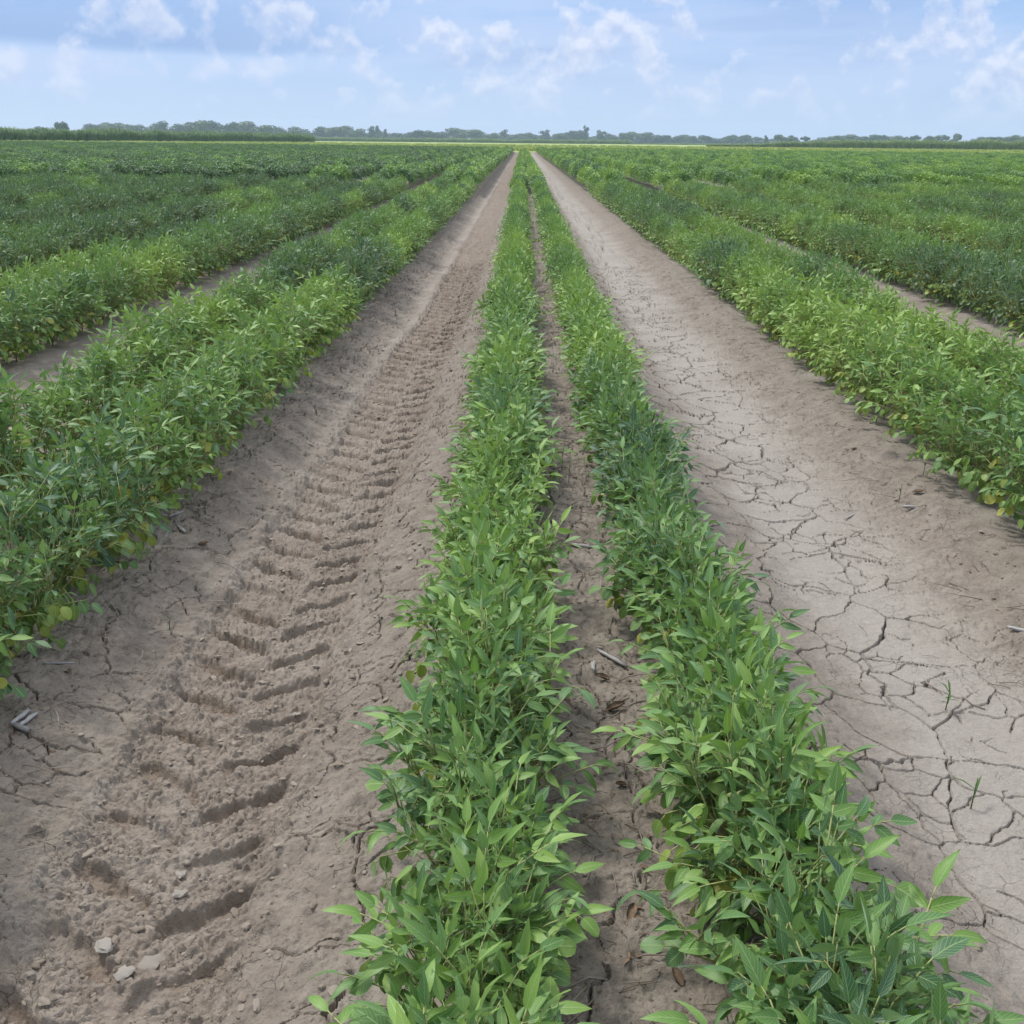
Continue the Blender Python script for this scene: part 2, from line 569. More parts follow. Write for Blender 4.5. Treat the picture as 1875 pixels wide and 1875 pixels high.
def soil_material():
    m, n, l = new_mat('soil')
    Mx = lambda *a, **k: mix(n, l, *a, **k)
    Mm = lambda op, a, b=None, c=None, cl=False: math_node(n, l, op, a, b, c, cl)
    at = lambda s: node(n, 'ShaderNodeAttribute', attribute_name=s, attribute_type='GEOMETRY').outputs['Fac']
    geo = node(n, 'ShaderNodeNewGeometry')

    def nz(scale, detail, rough=0.6):
        k = node(n, 'ShaderNodeTexNoise', i_Scale=scale, i_Detail=detail, i_Roughness=rough)
        l.new(geo.outputs['Position'], k.inputs['Vector'])
        return k.outputs['Fac']
    patch, mott, grain = nz(2.2, 5), nz(17.0, 6, 0.7), nz(240.0, 3, 0.7)
    dry = ramp(n, l, Mm('ADD', Mm('MULTIPLY', patch, 0.55), Mm('MULTIPLY', mott, 0.45)),
               [(0.33, (0.205, 0.170, 0.138)), (0.52, (0.280, 0.242, 0.203)), (0.70, (0.345, 0.306, 0.264))])
    silt = ramp(n, l, Mm('ADD', Mm('MULTIPLY', patch, 0.6), Mm('MULTIPLY', mott, 0.4)),
                [(0.35, (0.270, 0.239, 0.206)), (0.65, (0.333, 0.300, 0.266))])
    col = Mx(at('silt'), dry, silt)
    damp = ramp(n, l, mott, [(0.35, (0.145, 0.098, 0.066)), (0.65, (0.222, 0.166, 0.120))])
    col = Mx(Mm('MULTIPLY', at('damp'), 0.72), col, damp)
    humus = ramp(n, l, mott, [(0.35, (0.135, 0.108, 0.084)), (0.65, (0.230, 0.190, 0.150))])
    col = Mx(Mm('MULTIPLY', at('shoulder'), 0.62), col, humus)
    spk = ramp(n, l, Mm('ADD', Mm('MULTIPLY', grain, 0.5), Mm('MULTIPLY', nz(60.0, 4, 0.7), 0.5)), [(0.30, 0.66), (0.42, 0.94), (0.5, 1.0), (0.68, 1.16)])
    col = Mx(1.0, col, spk, 'MULTIPLY')
    p = node(n, 'ShaderNodeBsdfPrincipled', i_Roughness=0.88)
    p.inputs['Specular IOR Level'].default_value = 0.3
    l.new(col, p.inputs['Base Color'])
    # fine grain, and hair cracks too thin for the mesh
    vor = node(n, 'ShaderNodeTexVoronoi', feature='DISTANCE_TO_EDGE', i_Scale=21.0)
    wob = node(n, 'ShaderNodeVectorMath', operation='ADD')
    wn_ = node(n, 'ShaderNodeTexNoise', i_Scale=14.0, i_Detail=4.0)
    l.new(geo.outputs['Position'], wn_.inputs['Vector'])
    sc = node(n, 'ShaderNodeVectorMath', operation='SCALE')
    sc.inputs[3].default_value = 0.09
    l.new(wn_.outputs['Color'], sc.inputs[0])
    l.new(geo.outputs['Position'], wob.inputs[0])
    l.new(sc.outputs[0], wob.inputs[1])
    l.new(wob.outputs[0], vor.inputs['Vector'])
    hair = ramp(n, l, vor.outputs['Distance'], [(0.0, 0.0), (0.035, 1.0)])
    gate = ramp(n, l, nz(5.0, 3), [(0.48, 1.0), (0.60, 0.0)])
    hair = Mm('MAXIMUM', hair, gate)
    h = Mm('ADD', Mm('MULTIPLY', grain, 0.0022), Mm('ADD', Mm('MULTIPLY', hair, 0.0022), Mm('MULTIPLY', nz(70.0, 4, 0.65), 0.006)))
    b = node(n, 'ShaderNodeBump', i_Strength=1.0, i_Distance=1.0)
    l.new(h, b.inputs['Height'])
    l.new(b.outputs[0], p.inputs['Normal'])
    o = node(n, 'ShaderNodeOutputMaterial')
    l.new(p.outputs[0], o.inputs[0])
    return m


M_LEAF = leaf_material()
M_STEM = simple_mat('soybean_stem', (0.21, 0.26, 0.08), (0.36, 0.38, 0.15), 60, 0.7, 0.2)
M_POD = simple_mat('soybean_pod', (0.24, 0.27, 0.09), (0.36, 0.36, 0.15), 160, 0.75, 0.5)
M_SOIL = soil_material()
M_CLOD = simple_mat('soil_clod', (0.21, 0.165, 0.125), (0.33, 0.28, 0.23), 60, 0.92, 0.5)
M_FLAKE = simple_mat('pale_crust', (0.22, 0.19, 0.16), (0.32, 0.29, 0.25), 35, 0.9, 0.4)
M_STRAW = simple_mat('dry_straw', (0.16, 0.125, 0.095), (0.36, 0.31, 0.25), 12, 0.85, 0.3)
M_STALK = simple_mat('bleached_stalk', (0.20, 0.185, 0.175), (0.42, 0.405, 0.395), 30, 0.7, 0.4, 4, (1, 12, 12))
M_DRYLEAF = simple_mat('dried_leaf', (0.12, 0.075, 0.045), (0.27, 0.185, 0.11), 70, 0.8, 0.5)
M_WEED = tint_mat('weed_leaf', (0.05, 0.11, 0.03), (0.11, 0.20, 0.05), 0.2, 30)

# ------------------------------------------------------------------ ground


PATCHES = [('cracked_soil', 0.50, 1.45, 0.92, 12.0, 0.0025, 0.0023), ('tyre_track_soil', -1.34, -0.20, 0.92, 12.0, 0.0028, 0.0026),
           ('gap_soil', -0.02, 0.33, 0.92, 9.0, 0.0030, 0.0030)]


def sheet(name, xs, ys, rim=None):
    gx, gy = np.meshgrid(xs, ys)
    X, Y = gx.ravel(), gy.ravel()
    z, silt, damp, sh = ground_height(X, Y)
    if rim:
        # the fine sheet dives under the wide one along its rim
        x0, x1, y0, y1 = rim
        e = np.minimum(np.minimum(X - x0, x1 - X), np.minimum(Y - y0, (y1 - Y) * 0.4))
        z = z - 0.012 * (1 - sstep(0.0, 0.012, e))
    else:
        far = (Y > 60) | (np.abs(X) > 20)
        z = np.where(far, profile(X, Y) * (np.abs(X) < 16) - 0.03 * (np.abs(X) >= 16), z)
        for _, x0, x1, y0, y1, _, _ in PATCHES:
            e = np.minimum(np.minimum(X - x0, x1 - X), np.minimum(Y - y0, (y1 - Y) * 0.4))
            z = z - 0.06 * sstep(0.014, 0.04, e)
    v = np.stack([X, Y, z], 1)
    nx, ny = len(xs), len(ys)
    i = np.arange(nx - 1)[None, :] + np.arange(ny - 1)[:, None] * nx
    f = np.stack([i, i + 1, i + 1 + nx, i + nx], -1).reshape(-1, 4)
    o = link(bpy.data.objects.new(name, np_mesh(name, v, f, [M_SOIL], None, {'silt': silt, 'damp': damp, 'shoulder': sh})))
    print(name, 'verts', len(v))
    return tag(o, kind='structure')


def graded(y0, y1, s, k=1.45):
    ys, y = [], y0
    while y < y1:
        ys.append(y)
        y += s * max(1.0, (y / 1.6)) ** k
    return ys + [y1]


def build_ground():
    def seg(a, b, st):
        return list(np.arange(a, b - 1e-9, st))
    inner = seg(-2.25, -1.42, 0.03) + seg(-1.42, 1.56, 0.018) + seg(1.56, 2.42, 0.03)
    side, x = [], 2.42
    while x < 1450:
        side.append(x)
        x += 0.09 if x < 5 else 0.22 if x < 16 else max(0.3, 0.10 * (x - 14))
    xs = np.array([-1450] + [-q + 0.17 for q in side[::-1]] + inner + side + [1450])
    ys = [-1400, -300, -60, -12, -3, -0.5, 0.4, 0.8] + graded(0.9, 1450, 0.007, 1.75)
    sheet('ground', xs, np.array(ys))
    for name, x0, x1, y0, y1, sx, sy in PATCHES:
        sheet(name, np.linspace(x0, x1, int((x1 - x0) / sx)), np.array(graded(y0, y1, sy)), (x0, x1, y0, y1))


build_ground()

# ------------------------------------------------------------------ haze


def build_haze():
    m, n, l = new_mat('haze')
    vol = node(n, 'ShaderNodeVolumePrincipled')
    vol.inputs['Color'].default_value = (0.66, 0.83, 1.0, 1)
    vol.inputs['Density'].default_value = 0.00028
    vol.inputs['Anisotropy'].default_value = 0.2
    o = node(n, 'ShaderNodeOutputMaterial')
    l.new(vol.outputs[0], o.inputs['Volume'])
    x0, x1, y0, y1, z0, z1 = -1600, 1600, -1500, 1600, -1.2, 26
    v = [(x, y, z) for z in (z0, z1) for y in (y0, y1) for x in (x0, x1)]
    f = [(0, 2, 3, 1), (4, 5, 7, 6), (0, 1, 5, 4), (2, 6, 7, 3), (0, 4, 6, 2), (1, 3, 7, 5)]
    o = link(bpy.data.objects.new('haze', np_mesh('haze', v, f, [m], smooth=False)))
    tag(o, kind='stuff')


build_haze()

# ------------------------------------------------------------------ instancing for what nobody could count


def scatter(name, pos, rot, scl, idx, tint, shapes, label=None):
    """ONE stuff object: points that carry shapes by geometry nodes"""
    me = bpy.data.meshes.new(name)
    n = len(pos)
    me.vertices.add(n)
    me.vertices.foreach_set('co', np.asarray(pos, np.float32).ravel())
    for k, t, d in (('rot', 'FLOAT_VECTOR', rot), ('scl', 'FLOAT_VECTOR', scl)):
        a = me.attributes.new(k, t, 'POINT')
        a.data.foreach_set('vector', np.asarray(d, np.float32).ravel())
    a = me.attributes.new('idx', 'INT', 'POINT')
    a.data.foreach_set('value', np.asarray(idx, np.int32))
    a = me.attributes.new('tint', 'FLOAT', 'POINT')
    a.data.foreach_set('value', np.asarray(tint, np.float32))
    coll = bpy.data.collections.new(name + '_shapes')
    for i, (sm) in enumerate(shapes):
        coll.objects.link(bpy.data.objects.new('%s_shape_%02d' % (name, i), sm))
    o = link(bpy.data.objects.new(name, me))
    ng = bpy.data.node_groups.new(name, 'GeometryNodeTree')
    ng.interface.new_socket('Geometry', in_out='INPUT', socket_type='NodeSocketGeometry')
    ng.interface.new_socket('Geometry', in_out='OUTPUT', socket_type='NodeSocketGeometry')
    N, L = ng.nodes, ng.links
    gi, go = N.new('NodeGroupInput'), N.new('NodeGroupOutput')
    ci = N.new('GeometryNodeCollectionInfo')
    ci.inputs['Collection'].default_value = coll
    ci.inputs['Separate Children'].default_value = True
    ci.inputs['Reset Children'].default_value = True
    ip = N.new('GeometryNodeInstanceOnPoints')
    ip.inputs['Pick Instance'].default_value = True

    def attr(nm, ty):
        a = N.new('GeometryNodeInputNamedAttribute')
        a.data_type = ty
        a.inputs['Name'].default_value = nm
        return a.outputs['Attribute']
    L.new(gi.outputs[0], ip.inputs['Points'])
    L.new(ci.outputs[0], ip.inputs['Instance'])
    L.new(attr('idx', 'INT'), ip.inputs['Instance Index'])
    L.new(attr('rot', 'FLOAT_VECTOR'), ip.inputs['Rotation'])
    L.new(attr('scl', 'FLOAT_VECTOR'), ip.inputs['Scale'])
    L.new(ip.outputs[0], go.inputs[0])
    md = o.modifiers.new('scatter', 'NODES')
    md.node_group = ng
    tag(o, label, kind='stuff')
    return o


# ------------------------------------------------------------------ soybean leaves


def leaflet(mb, M, ln, wd, fold, curl, yellow, ovate=0.0, seg=5):
    """one leaflet along +X from the origin of M, blade facing +Z"""
    ts = np.array([0, 0.14, 0.36, 0.60, 0.82, 1.0]) if seg == 5 else np.array([0, 0.3, 0.68, 1.0])
    p0 = 0.62 - 0.1 * ovate
    q0 = 1.18 - 0.52 * ovate
    prof = ts ** p0 * (1 - ts) ** q0
    tm = p0 / (p0 + q0)
    prof = prof / (tm ** p0 * (1 - tm) ** q0)
    prof[0] = 0.05
    v, uv = [], []
    z, x, ang = 0.0, 0.0, 0.0
    for i, t in enumerate(ts):
        if i:
            dt = (ts[i] - ts[i - 1]) * ln
            ang = -curl * (ts[i] + ts[i - 1]) * 0.5
            x += dt * math.cos(ang)
            z += dt * math.sin(ang)
        w = prof[i] * wd * 0.5
        rip = 0.06 * wd * math.sin(t * 9 + ln * 300)
        up = w * math.sin(fold)
        v += [(x, w * math.cos(fold), z + up + rip * (i % 2)), (x, 0, z), (x, -w * math.cos(fold), z + up - rip * (i % 2))]
        uv += [(0.5 + 0.5 * min(1, prof[i] * 1.0 + 0.2), t), (0.5, t), (0.5 - 0.5 * min(1, prof[i] + 0.2), t)]
    f = []
    for i in range(len(ts) - 1):
        a = i * 3
        f += [(a + 1, a + 4, a + 3, a), (a + 2, a + 5, a + 4, a + 1)]
    mb.add([M @ Vector(p) for p in v], f, uv, 0, yellow)


def make_leaf(rnd, pet, ln, wd, pitch, fold, curl, yellow=0.0, ovate=0.0, seg=5):
    """a compound leaf: leaf stalk along +X and three leaflets"""
    mb = MB()
    sag = rnd.uniform(-0.1, 0.15)
    pts = [(0, 0, 0), (pet * 0.5, 0, sag * pet * 0.3), (pet, 0, 0)]
    if seg == 5:
        mb.tube(pts, [0.0017, 0.0014, 0.0011], 3, 1)
    else:
        mb.tube([pts[0], pts[2]], [0.0018, 0.0014], 3, 1)
    for k, yaw in enumerate((0.0, R(rnd.uniform(48, 74)), -R(rnd.uniform(48, 74)))):
        base = pet if k == 0 else pet - 0.013
        if k == 0:
            mb.tube([(pet - 0.003, 0, 0), (pet + 0.014 * math.cos(pitch), 0, 0.014 * math.sin(pitch))], 0.001, 3, 1)
            base_v = Vector((pet + 0.012 * math.cos(pitch), 0, 0.012 * math.sin(pitch)))
        else:
            base_v = Vector((base, 0, 0))
        M = (Matrix.Translation(base_v) @ Matrix.Rotation(yaw, 4, 'Z') @ Matrix.Rotation(-pitch - rnd.uniform(-0.25, 0.25), 4, 'Y')
             @ Matrix.Rotation(rnd.uniform(-0.3, 0.3) + (0.25 if k == 1 else -0.25 if k == 2 else 0), 4, 'X'))
        s = 1.0 if k == 0 else rnd.uniform(0.82, 0.95)
        leaflet(mb, M, ln * s, wd * s * rnd.uniform(0.9, 1.1), fold * rnd.uniform(0.5, 1.4), curl * rnd.uniform(0.4, 1.5),
                min(1.0, yellow * rnd.uniform(0.75, 1.2)), ovate, seg)
    return mb


def leaf_set(seg, seed):
    r = random.Random(seed)
    S = {'top': [], 'mid': [], 'low': [], 'yel': []}
    for i in range(9):
        S['top'].append(make_leaf(r, r.uniform(0.050, 0.100), r.uniform(0.040, 0.062), r.uniform(0.0130, 0.0200), R(r.uniform(-34, 20)), R(r.uniform(12, 34)), R(r.uniform(-8, 45)), 0, 0, seg))
    for i in range(8):
        S['mid'].append(make_leaf(r, r.uniform(0.075, 0.125), r.uniform(0.040, 0.058), r.uniform(0.0155, 0.0235), R(r.uniform(-58, -12)), R(r.uniform(5, 26)), R(r.uniform(0, 55)), 0.0, 0.25, seg))
    for i in range(6):
        S['low'].append(make_leaf(r, r.uniform(0.065, 0.115), r.uniform(0.034, 0.050), r.uniform(0.023, 0.033), R(r.uniform(-60, -8)), R(r.uniform(0, 16)), R(r.uniform(0, 40)), 0.22 * r.random(), 0.95, seg))
    for i in range(5):
        S['yel'].append(make_leaf(r, r.uniform(0.06, 0.105), r.uniform(0.034, 0.048), r.uniform(0.023, 0.033), R(r.uniform(-70, -15)), R(r.uniform(0, 14)), R(r.uniform(0, 50)), (0.35, 0.5, 0.65, 0.85, 0.45)[i], 1.0, seg))
    return S


def plan_plant(r, n, yellowness, tall, spread):
    """where the leaves of one plant sit: list of (kind, index, matrix); and its stem polylines"""
    H = tall * r.uniform(0.88, 1.1)
    lean = Vector((r.uniform(-0.02, 0.02), r.uniform(-0.02, 0.02), H))
    stems = [[Vector((0, 0, -0.03)), lean * 0.5 + Vector((r.uniform(-.01, .01), r.uniform(-.01, .01), 0)), lean]]
    nb = 8
    for k in range(nb):
        a = (k + r.uniform(-0.4, 0.4)) * 2 * math.pi / nb * 2.38
        z0 = r.uniform(0.01, 0.07)
        out = spread * math.sqrt((k + 0.6) / nb) * r.uniform(0.8, 1.15)
        top = H * (1.0 - 0.42 * (out / spread) ** 2) * r.uniform(0.8, 1.08)
        st = lean * (z0 / H)
        stems.append([st, st + Vector((math.cos(a) * out * 0.65, math.sin(a) * out * 0.65, (top - z0) * 0.5)),
                      Vector((math.cos(a) * out, math.sin(a) * out, top))])
    leaves = []
    for i in range(n):
        q = i / (n - 1)
        st = stems[i % len(stems)]
        az_out = math.atan2(st[2].y, st[2].x)
        if q < 0.48:
            kind, t, elev, az = 'top', r.uniform(0.66, 1.0), r.uniform(42, 88), r.uniform(0, 6.283)
        elif q < 0.74:
            kind, t, elev, az = 'mid', r.uniform(0.40, 0.9), r.uniform(14, 60), az_out + r.gauss(0, 1.3)
        else:
            kind, t, elev, az = 'low', r.uniform(0.10, 0.62), r.uniform(-12, 32), az_out + r.gauss(0, 0.9)
            if r.random() < yellowness:
                kind = 'yel'
        p = st[0].lerp(st[1], t * 2) if t < 0.5 else st[1].lerp(st[2], t * 2 - 1)
        p.z = max(p.z, 0.028)
        M = (Matrix.Translation(p) @ Matrix.Rotation(az, 4, 'Z') @ Matrix.Rotation(-R(elev), 4, 'Y')
             @ Matrix.Rotation(r.uniform(-0.7, 0.7), 4, 'X') @ Matrix.Scale(r.uniform(0.66, 1.06), 4))
        leaves.append((kind, r.randrange({'top': 9, 'mid': 8, 'low': 6, 'yel': 5}[kind]), M))
    return leaves, stems


def stem_mb(stems):
    mb = MB()
    for k, s in enumerate(stems):
        mb.tube(s, [0.0036, 0.003, 0.0018] if k == 0 else [0.0022, 0.0018, 0.0012], 4, 0)
    return mb


def pod_mesh():
    mb = MB()
    pts, rad = [], []
    for i in range(7):
        t = i / 6
        pts.append((t * 0.042, 0.006 * math.sin(t * 3.1), -0.004 * math.sin(t * 2.6)))
        rad.append((0.0012, 0.0045, 0.0052, 0.0044, 0.0053, 0.0040, 0.0006)[i])
    mb.tube(pts, rad, 6, 0)
    return mb.mesh('pod', [M_POD])


near_set = leaf_set(5, 3)
leaf_meshes = {k: [mb.mesh('leaf', [M_LEAF, M_STEM], 1.0) for mb in v] for k, v in near_set.items()}
POD = pod_mesh()


def tint_at(x, y):
    """how dark blue-green (0) or bright (1) the plants are at a place"""
    t = 0.52 + 0.14 * np.exp(-((x - 0.15) / 0.6) ** 2) + 0.62 * fbm(x * 0.75 + 3.0, y * 0.42, 201, 3, 0.6) + 0.05 * sstep(1, 12, x) - 0.38 * sstep(1.2, 6, -x)  # own tint patches; left rows also darkened here for the shade on them
    return np.clip(t, 0.02, 0.98)


# protos: real plants made of parts
protos = []
pr = random.Random(11)
SLIM, WIDE = (0.230, 0.128), (0.325, 0.172)      # the middle bed's plants stand slimmer than the others
for i in range(16):
    wide = i >= 7
    leaves, stems = plan_plant(pr, 112 if wide else 98, (0.6 if wide else 0.3) + 0.3 * (i % 3) / 2, *(WIDE if wide else SLIM))
    sm = stem_mb(stems).mesh('stem', [M_STEM])
    pods = []
    for k in range(pr.choice((1, 2, 2, 3))):
        st = stems[0]
        p = st[0].lerp(st[2], pr.uniform(0.45, 0.95))
        pods.append(Matrix.Translation(p) @ Matrix.Rotation(pr.uniform(0, 6.28), 4, 'Z') @ Matrix.Rotation(pr.uniform(-0.2, 0.9), 4, 'Y'))
    protos.append((leaves, sm, pods))

ONES = ['', 'first', 'second', 'third', 'fourth', 'fifth', 'sixth', 'seventh', 'eighth', 'ninth', 'tenth', 'eleventh', 'twelfth', 'thirteenth',
        'fourteenth', 'fifteenth', 'sixteenth', 'seventeenth', 'eighteenth', 'nineteenth']
TENS = {2: ('twenty', 'twentieth'), 3: ('thirty', 'thirtieth'), 4: ('forty', 'fortieth'), 5: ('fifty', 'fiftieth'), 6: ('sixty', 'sixtieth'), 7: ('seventy', 'seventieth')}


def ordinal(n):
    if n < 20:
        return ONES[n]
    t, o = divmod(n, 10)
    return TENS[t][1] if o == 0 else TENS[t][0] + '-' + ONES[o]


def in_view(x, y, margin=0.25):
    return y > 0.75 and abs(x + 0.0062 * y) < 0.497 * math.sqrt(y * y + 0.2) * 1.03 + margin


ROWS = []
for b in range(-90, 91):
    for s in (-1, 1):
        ROWS.append((b, s, bed_centre(b) + s * (ROW_OFF if b == 0 else 0.265 if abs(b) == 1 else 0.22)))


def row_phrase(b, s):
    if b == 0:
        return 'middle bed row by tyre track' if s < 0 else 'middle bed row by cracked furrow'
    k = 2 * (abs(b) - 1) + (1 if s * b < 0 else 2)
    w = {1: 'first', 2: 'second', 3: 'third', 4: 'fourth', 5: 'fifth', 6: 'sixth', 7: 'seventh', 8: 'eighth', 9: 'ninth', 10: 'tenth'}[k]
    return '%s row beyond %s' % (w, 'tyre track' if b < 0 else 'cracked furrow')


# candidate plants along every row near the camera, nearest 300 become objects
SPACE = 0.112
cand = []
for b, s, rx in ROWS:
    if abs(rx) > 12:
        continue
    y = 0.80 + 0.1 * rng.random()
    while y < 26:
        x = rx + rng.normal(0, 0.018)
        if in_view(x, y, 0.42):
            cand.append((math.hypot(x, y), x, y, b, s))
        y += SPACE * (0.94 if b == 0 else 1.2) * rng.uniform(0.8, 1.2)
cand.sort()
N_REAL = 300
real, mid_pts = cand[:N_REAL], cand[N_REAL:]
order = {}
pr = random.Random(23)
real_rows = {}
for c in real:
    real_rows.setdefault((c[3], c[4]), []).append(c)


def plant_scale(x, y, t):
    return float(np.clip(1.02 + 0.16 * fbm(x * 0.9, y * 0.9, 301, 2)[()] + pr.uniform(-0.07, 0.07) + 0.10 * (0.5 - t), 0.8, 1.28))


n_parts = 0
for (b, s), lst in real_rows.items():
    lst.sort(key=lambda c: c[2])
    for k, (_, x, y, _, _) in enumerate(lst):
        t = float(np.clip(tint_at(np.array([x]), np.array([y]))[0] + pr.uniform(-0.08, 0.08), 0, 1))
        pi = pr.randrange(7) if b == 0 else 7 + pr.randrange(9)
        leaves, sm, pods = protos[pi]
        sc = plant_scale(x, y, t) * (1 + 0.04 * float(1 - sstep(1.1, 1.9, y)) * (b == 0))
        col = 'dark blue-green' if t < 0.32 else 'mid green' if t < 0.6 else 'bright green'
        yel = sum(1 for q in leaves if q[0] == 'yel')
        feat = 'yellow-leaved ' if yel >= 17 else ''
        size = 'tall ' if sc > 1.12 else 'short ' if sc < 0.93 else ''
        root = empty('soybean_plant', (x, y, float(zg(x, y)[0])), pr.uniform(0, 6.28), sc)
        tag(root, '%s%s%s soybean plant, %s from near end, %s' % (size, feat, col, ordinal(k + 1), row_phrase(b, s)),
            'plant', 'soybean plants in rows on the beds')
        o = bpy.data.objects.new('stem', sm)
        link(o, root)
        for kind, i, M in leaves:
            o = bpy.data.objects.new('leaf', leaf_meshes[kind][i])
            o.matrix_local = M
            o['tint'] = t
            link(o, root)
            n_parts += 1
        if y < 6:
            for M in pods:
                o = bpy.data.objects.new('pod', POD)
                o.matrix_local = M
                link(o, root)
print('real plants', len(real), 'last at', real[-1][0], 'leaf parts', n_parts, 'mid', len(mid_pts))

# the same plant as one mesh for the many beyond, and lighter clumps farther out
pr = random.Random(31)
shapes_mid = []
light = leaf_set(3, 5)
for i in range(8):
    wide = i >= 3
    leaves, stems = plan_plant(pr, 112 if wide else 98, (0.6 if wide else 0.3) + 0.3 * (i % 3) / 2, *(WIDE if wide else SLIM))
    mb = MB()
    for kind, k, M in leaves:
        mb.merge(light[kind][k], M)
    for k, s in enumerate(stems):
        mb.tube([s[0], s[2]], 0.003, 3, 1)
    shapes_mid.append(mb.mesh('plant_shape', [M_LEAF, M_STEM]))


def clump_shape(r, length, n, size, wid=0.19, hgt=0.43):
    """a stretch of row seen from far off: single leaflets on the outside of the canopy"""
    mb = MB()
    for i in range(n):
        yy = r.uniform(-length / 2, length / 2)
        a = math.acos(r.uniform(-0.9, 0.9))
        rr = r.uniform(0.75, 1.1)
        p = Vector((math.cos(a) * wid * rr, yy, 0.04 + math.sin(a) * hgt * rr + r.uniform(-0.03, 0.03)))
        out = math.atan2(0, math.cos(a)) if abs(math.cos(a)) > 0.3 else r.uniform(0, 6.28)
        M = (Matrix.Translation(p) @ Matrix.Rotation(out + r.uniform(-1.2, 1.2), 4, 'Z') @ Matrix.Rotation(-R(r.uniform(-25, 70)), 4, 'Y')
             @ Matrix.Rotation(r.uniform(-0.7, 0.7), 4, 'X'))
        ln = size * r.uniform(0.8, 1.25)
        leaflet(mb, M, ln, ln * 0.42, 0.3, r.uniform(0, 0.6), 0.5 * r.random() if p.z < 0.12 and r.random() < 0.4 else 0.0, 0.3, 3)
    return mb.mesh('clump_shape', [M_LEAF, M_STEM])


n_mid = len(shapes_mid)
shapes = shapes_mid + [clump_shape(pr, 0.42, 430, 0.070) for _ in range(5)] + [clump_shape(pr, 1.0, 520, 0.10) for _ in range(4)] + [clump_shape(pr, 0.42, 330, 0.070, 0.19, 0.27) for _ in range(3)]


def field_end(x):
    return 130 - 0.34 * x


P, Ro, Sc, Ix, Ti = [], [], [], [], []
for _, x, y, b, s in mid_pts:
    t = float(np.clip(tint_at(np.array([x]), np.array([y]))[0] + pr.uniform(-0.08, 0.08), 0, 1))
    sc = plant_scale(x, y, t)
    P.append((x, y, float(zg(x, y)[0])))
    Ro.append((0, 0, pr.uniform(0, 6.28)))
    Sc.append((sc, sc, sc))
    Ix.append(pr.randrange(3) if b == 0 else 3 + pr.randrange(n_mid - 3))
    Ti.append(t)
# rows beyond, and outside the frame on either hand
for b, s, rx in ROWS:
    ys = []
    y = 0.8 if abs(rx) < 12 else 1.0
    end = field_end(rx)
    while y < end:
        near = y < 70
        step = 0.36 if near or b == 0 else 0.85
        inside = abs(rx) < 0.64 * y + 3.0
        done = abs(rx) <= 12 and y < 26 and in_view(rx, y, 0.42)
        if inside and not done:
            ys.append((y, near))
        y += step
    for y, near in ys:
        x = rx + pr.gauss(0, 0.02)
        yy = y + pr.uniform(-0.06, 0.06)
        P.append((x, yy, -0.02 if abs(x) > 16 or y > 60 else float(zg(x, yy)[0])))
        k = 9 + pr.randrange(3) if b == 0 else pr.randrange(5) if near else 5 + pr.randrange(4)
        Ix.append(n_mid + k)
        Ro.append((0, 0, pr.choice((0, math.pi)) + pr.uniform(-0.12, 0.12)))
        Ti.append(0.0)
        Sc.append((0, 0, 0))
P = np.array(P)
n0 = len(mid_pts)
t = np.clip(tint_at(P[:, 0], P[:, 1]) + rng.uniform(-0.07, 0.07, len(P)), 0, 1)
sc = np.clip(1.02 + 0.20 * fbm(P[:, 0] * 0.9, P[:, 1] * 0.5, 301, 2) + rng.uniform(-0.07, 0.07, len(P)), 0.75, 1.3)
Ti, Sc = np.array(Ti), np.array(Sc)
Ti[n0:] = t[n0:]
Sc[n0:] = np.stack([sc, np.ones_like(sc), sc], 1)[n0:]
scatter('soybean_rows', P, Ro, Sc, Ix, Ti, shapes, 'mass of green soybean rows running from the near plants to the far field edge')
print('stuff plants', len(P))

# ------------------------------------------------------------------ far field, cane, trees
M_FAR = simple_mat('sun_tinted_young_crop', (0.20, 0.27, 0.05), (0.32, 0.38, 0.09), 0.35, 0.8, 0.6, 6, (1, 0.25, 1), 0.2)  # the crop's own yellow-green, albedo raised to carry the sunlight on it
M_CANE = tint_mat('cane_leaf', (0.075, 0.150, 0.042), (0.140, 0.230, 0.065), 0.2, 0.08)
M_CANE2 = tint_mat('pale_cane_leaf', (0.15, 0.23, 0.08), (0.25, 0.33, 0.13), 0.2, 0.08)
M_TUFT = tint_mat('sun_tinted_grass', (0.19, 0.26, 0.05), (0.32, 0.38, 0.10), 0.2, 0.05)  # same strip tone, with the sunlight mixed into the tuft colour
M_CROWN = tint_mat('tree_crown', (0.026, 0.050, 0.026), (0.064, 0.104, 0.050), 0.15, 0.09)
M_CROWN2 = tint_mat('tree_crown_light', (0.055, 0.088, 0.036), (0.105, 0.145, 0.060), 0.15, 0.09)
M_BARK = simple_mat('bark', (0.09, 0.075, 0.06), (0.17, 0.15, 0.125), 3, 0.9, 0.5)


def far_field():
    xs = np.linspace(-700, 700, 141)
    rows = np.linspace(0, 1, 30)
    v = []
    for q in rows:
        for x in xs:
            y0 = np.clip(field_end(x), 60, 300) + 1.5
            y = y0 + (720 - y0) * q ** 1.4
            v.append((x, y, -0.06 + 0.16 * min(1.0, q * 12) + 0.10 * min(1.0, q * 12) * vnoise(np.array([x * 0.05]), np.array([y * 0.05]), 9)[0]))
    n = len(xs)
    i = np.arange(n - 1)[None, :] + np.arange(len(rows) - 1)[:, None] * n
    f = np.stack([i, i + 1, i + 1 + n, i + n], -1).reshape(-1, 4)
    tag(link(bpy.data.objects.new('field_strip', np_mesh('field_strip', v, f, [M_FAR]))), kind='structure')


far_field()


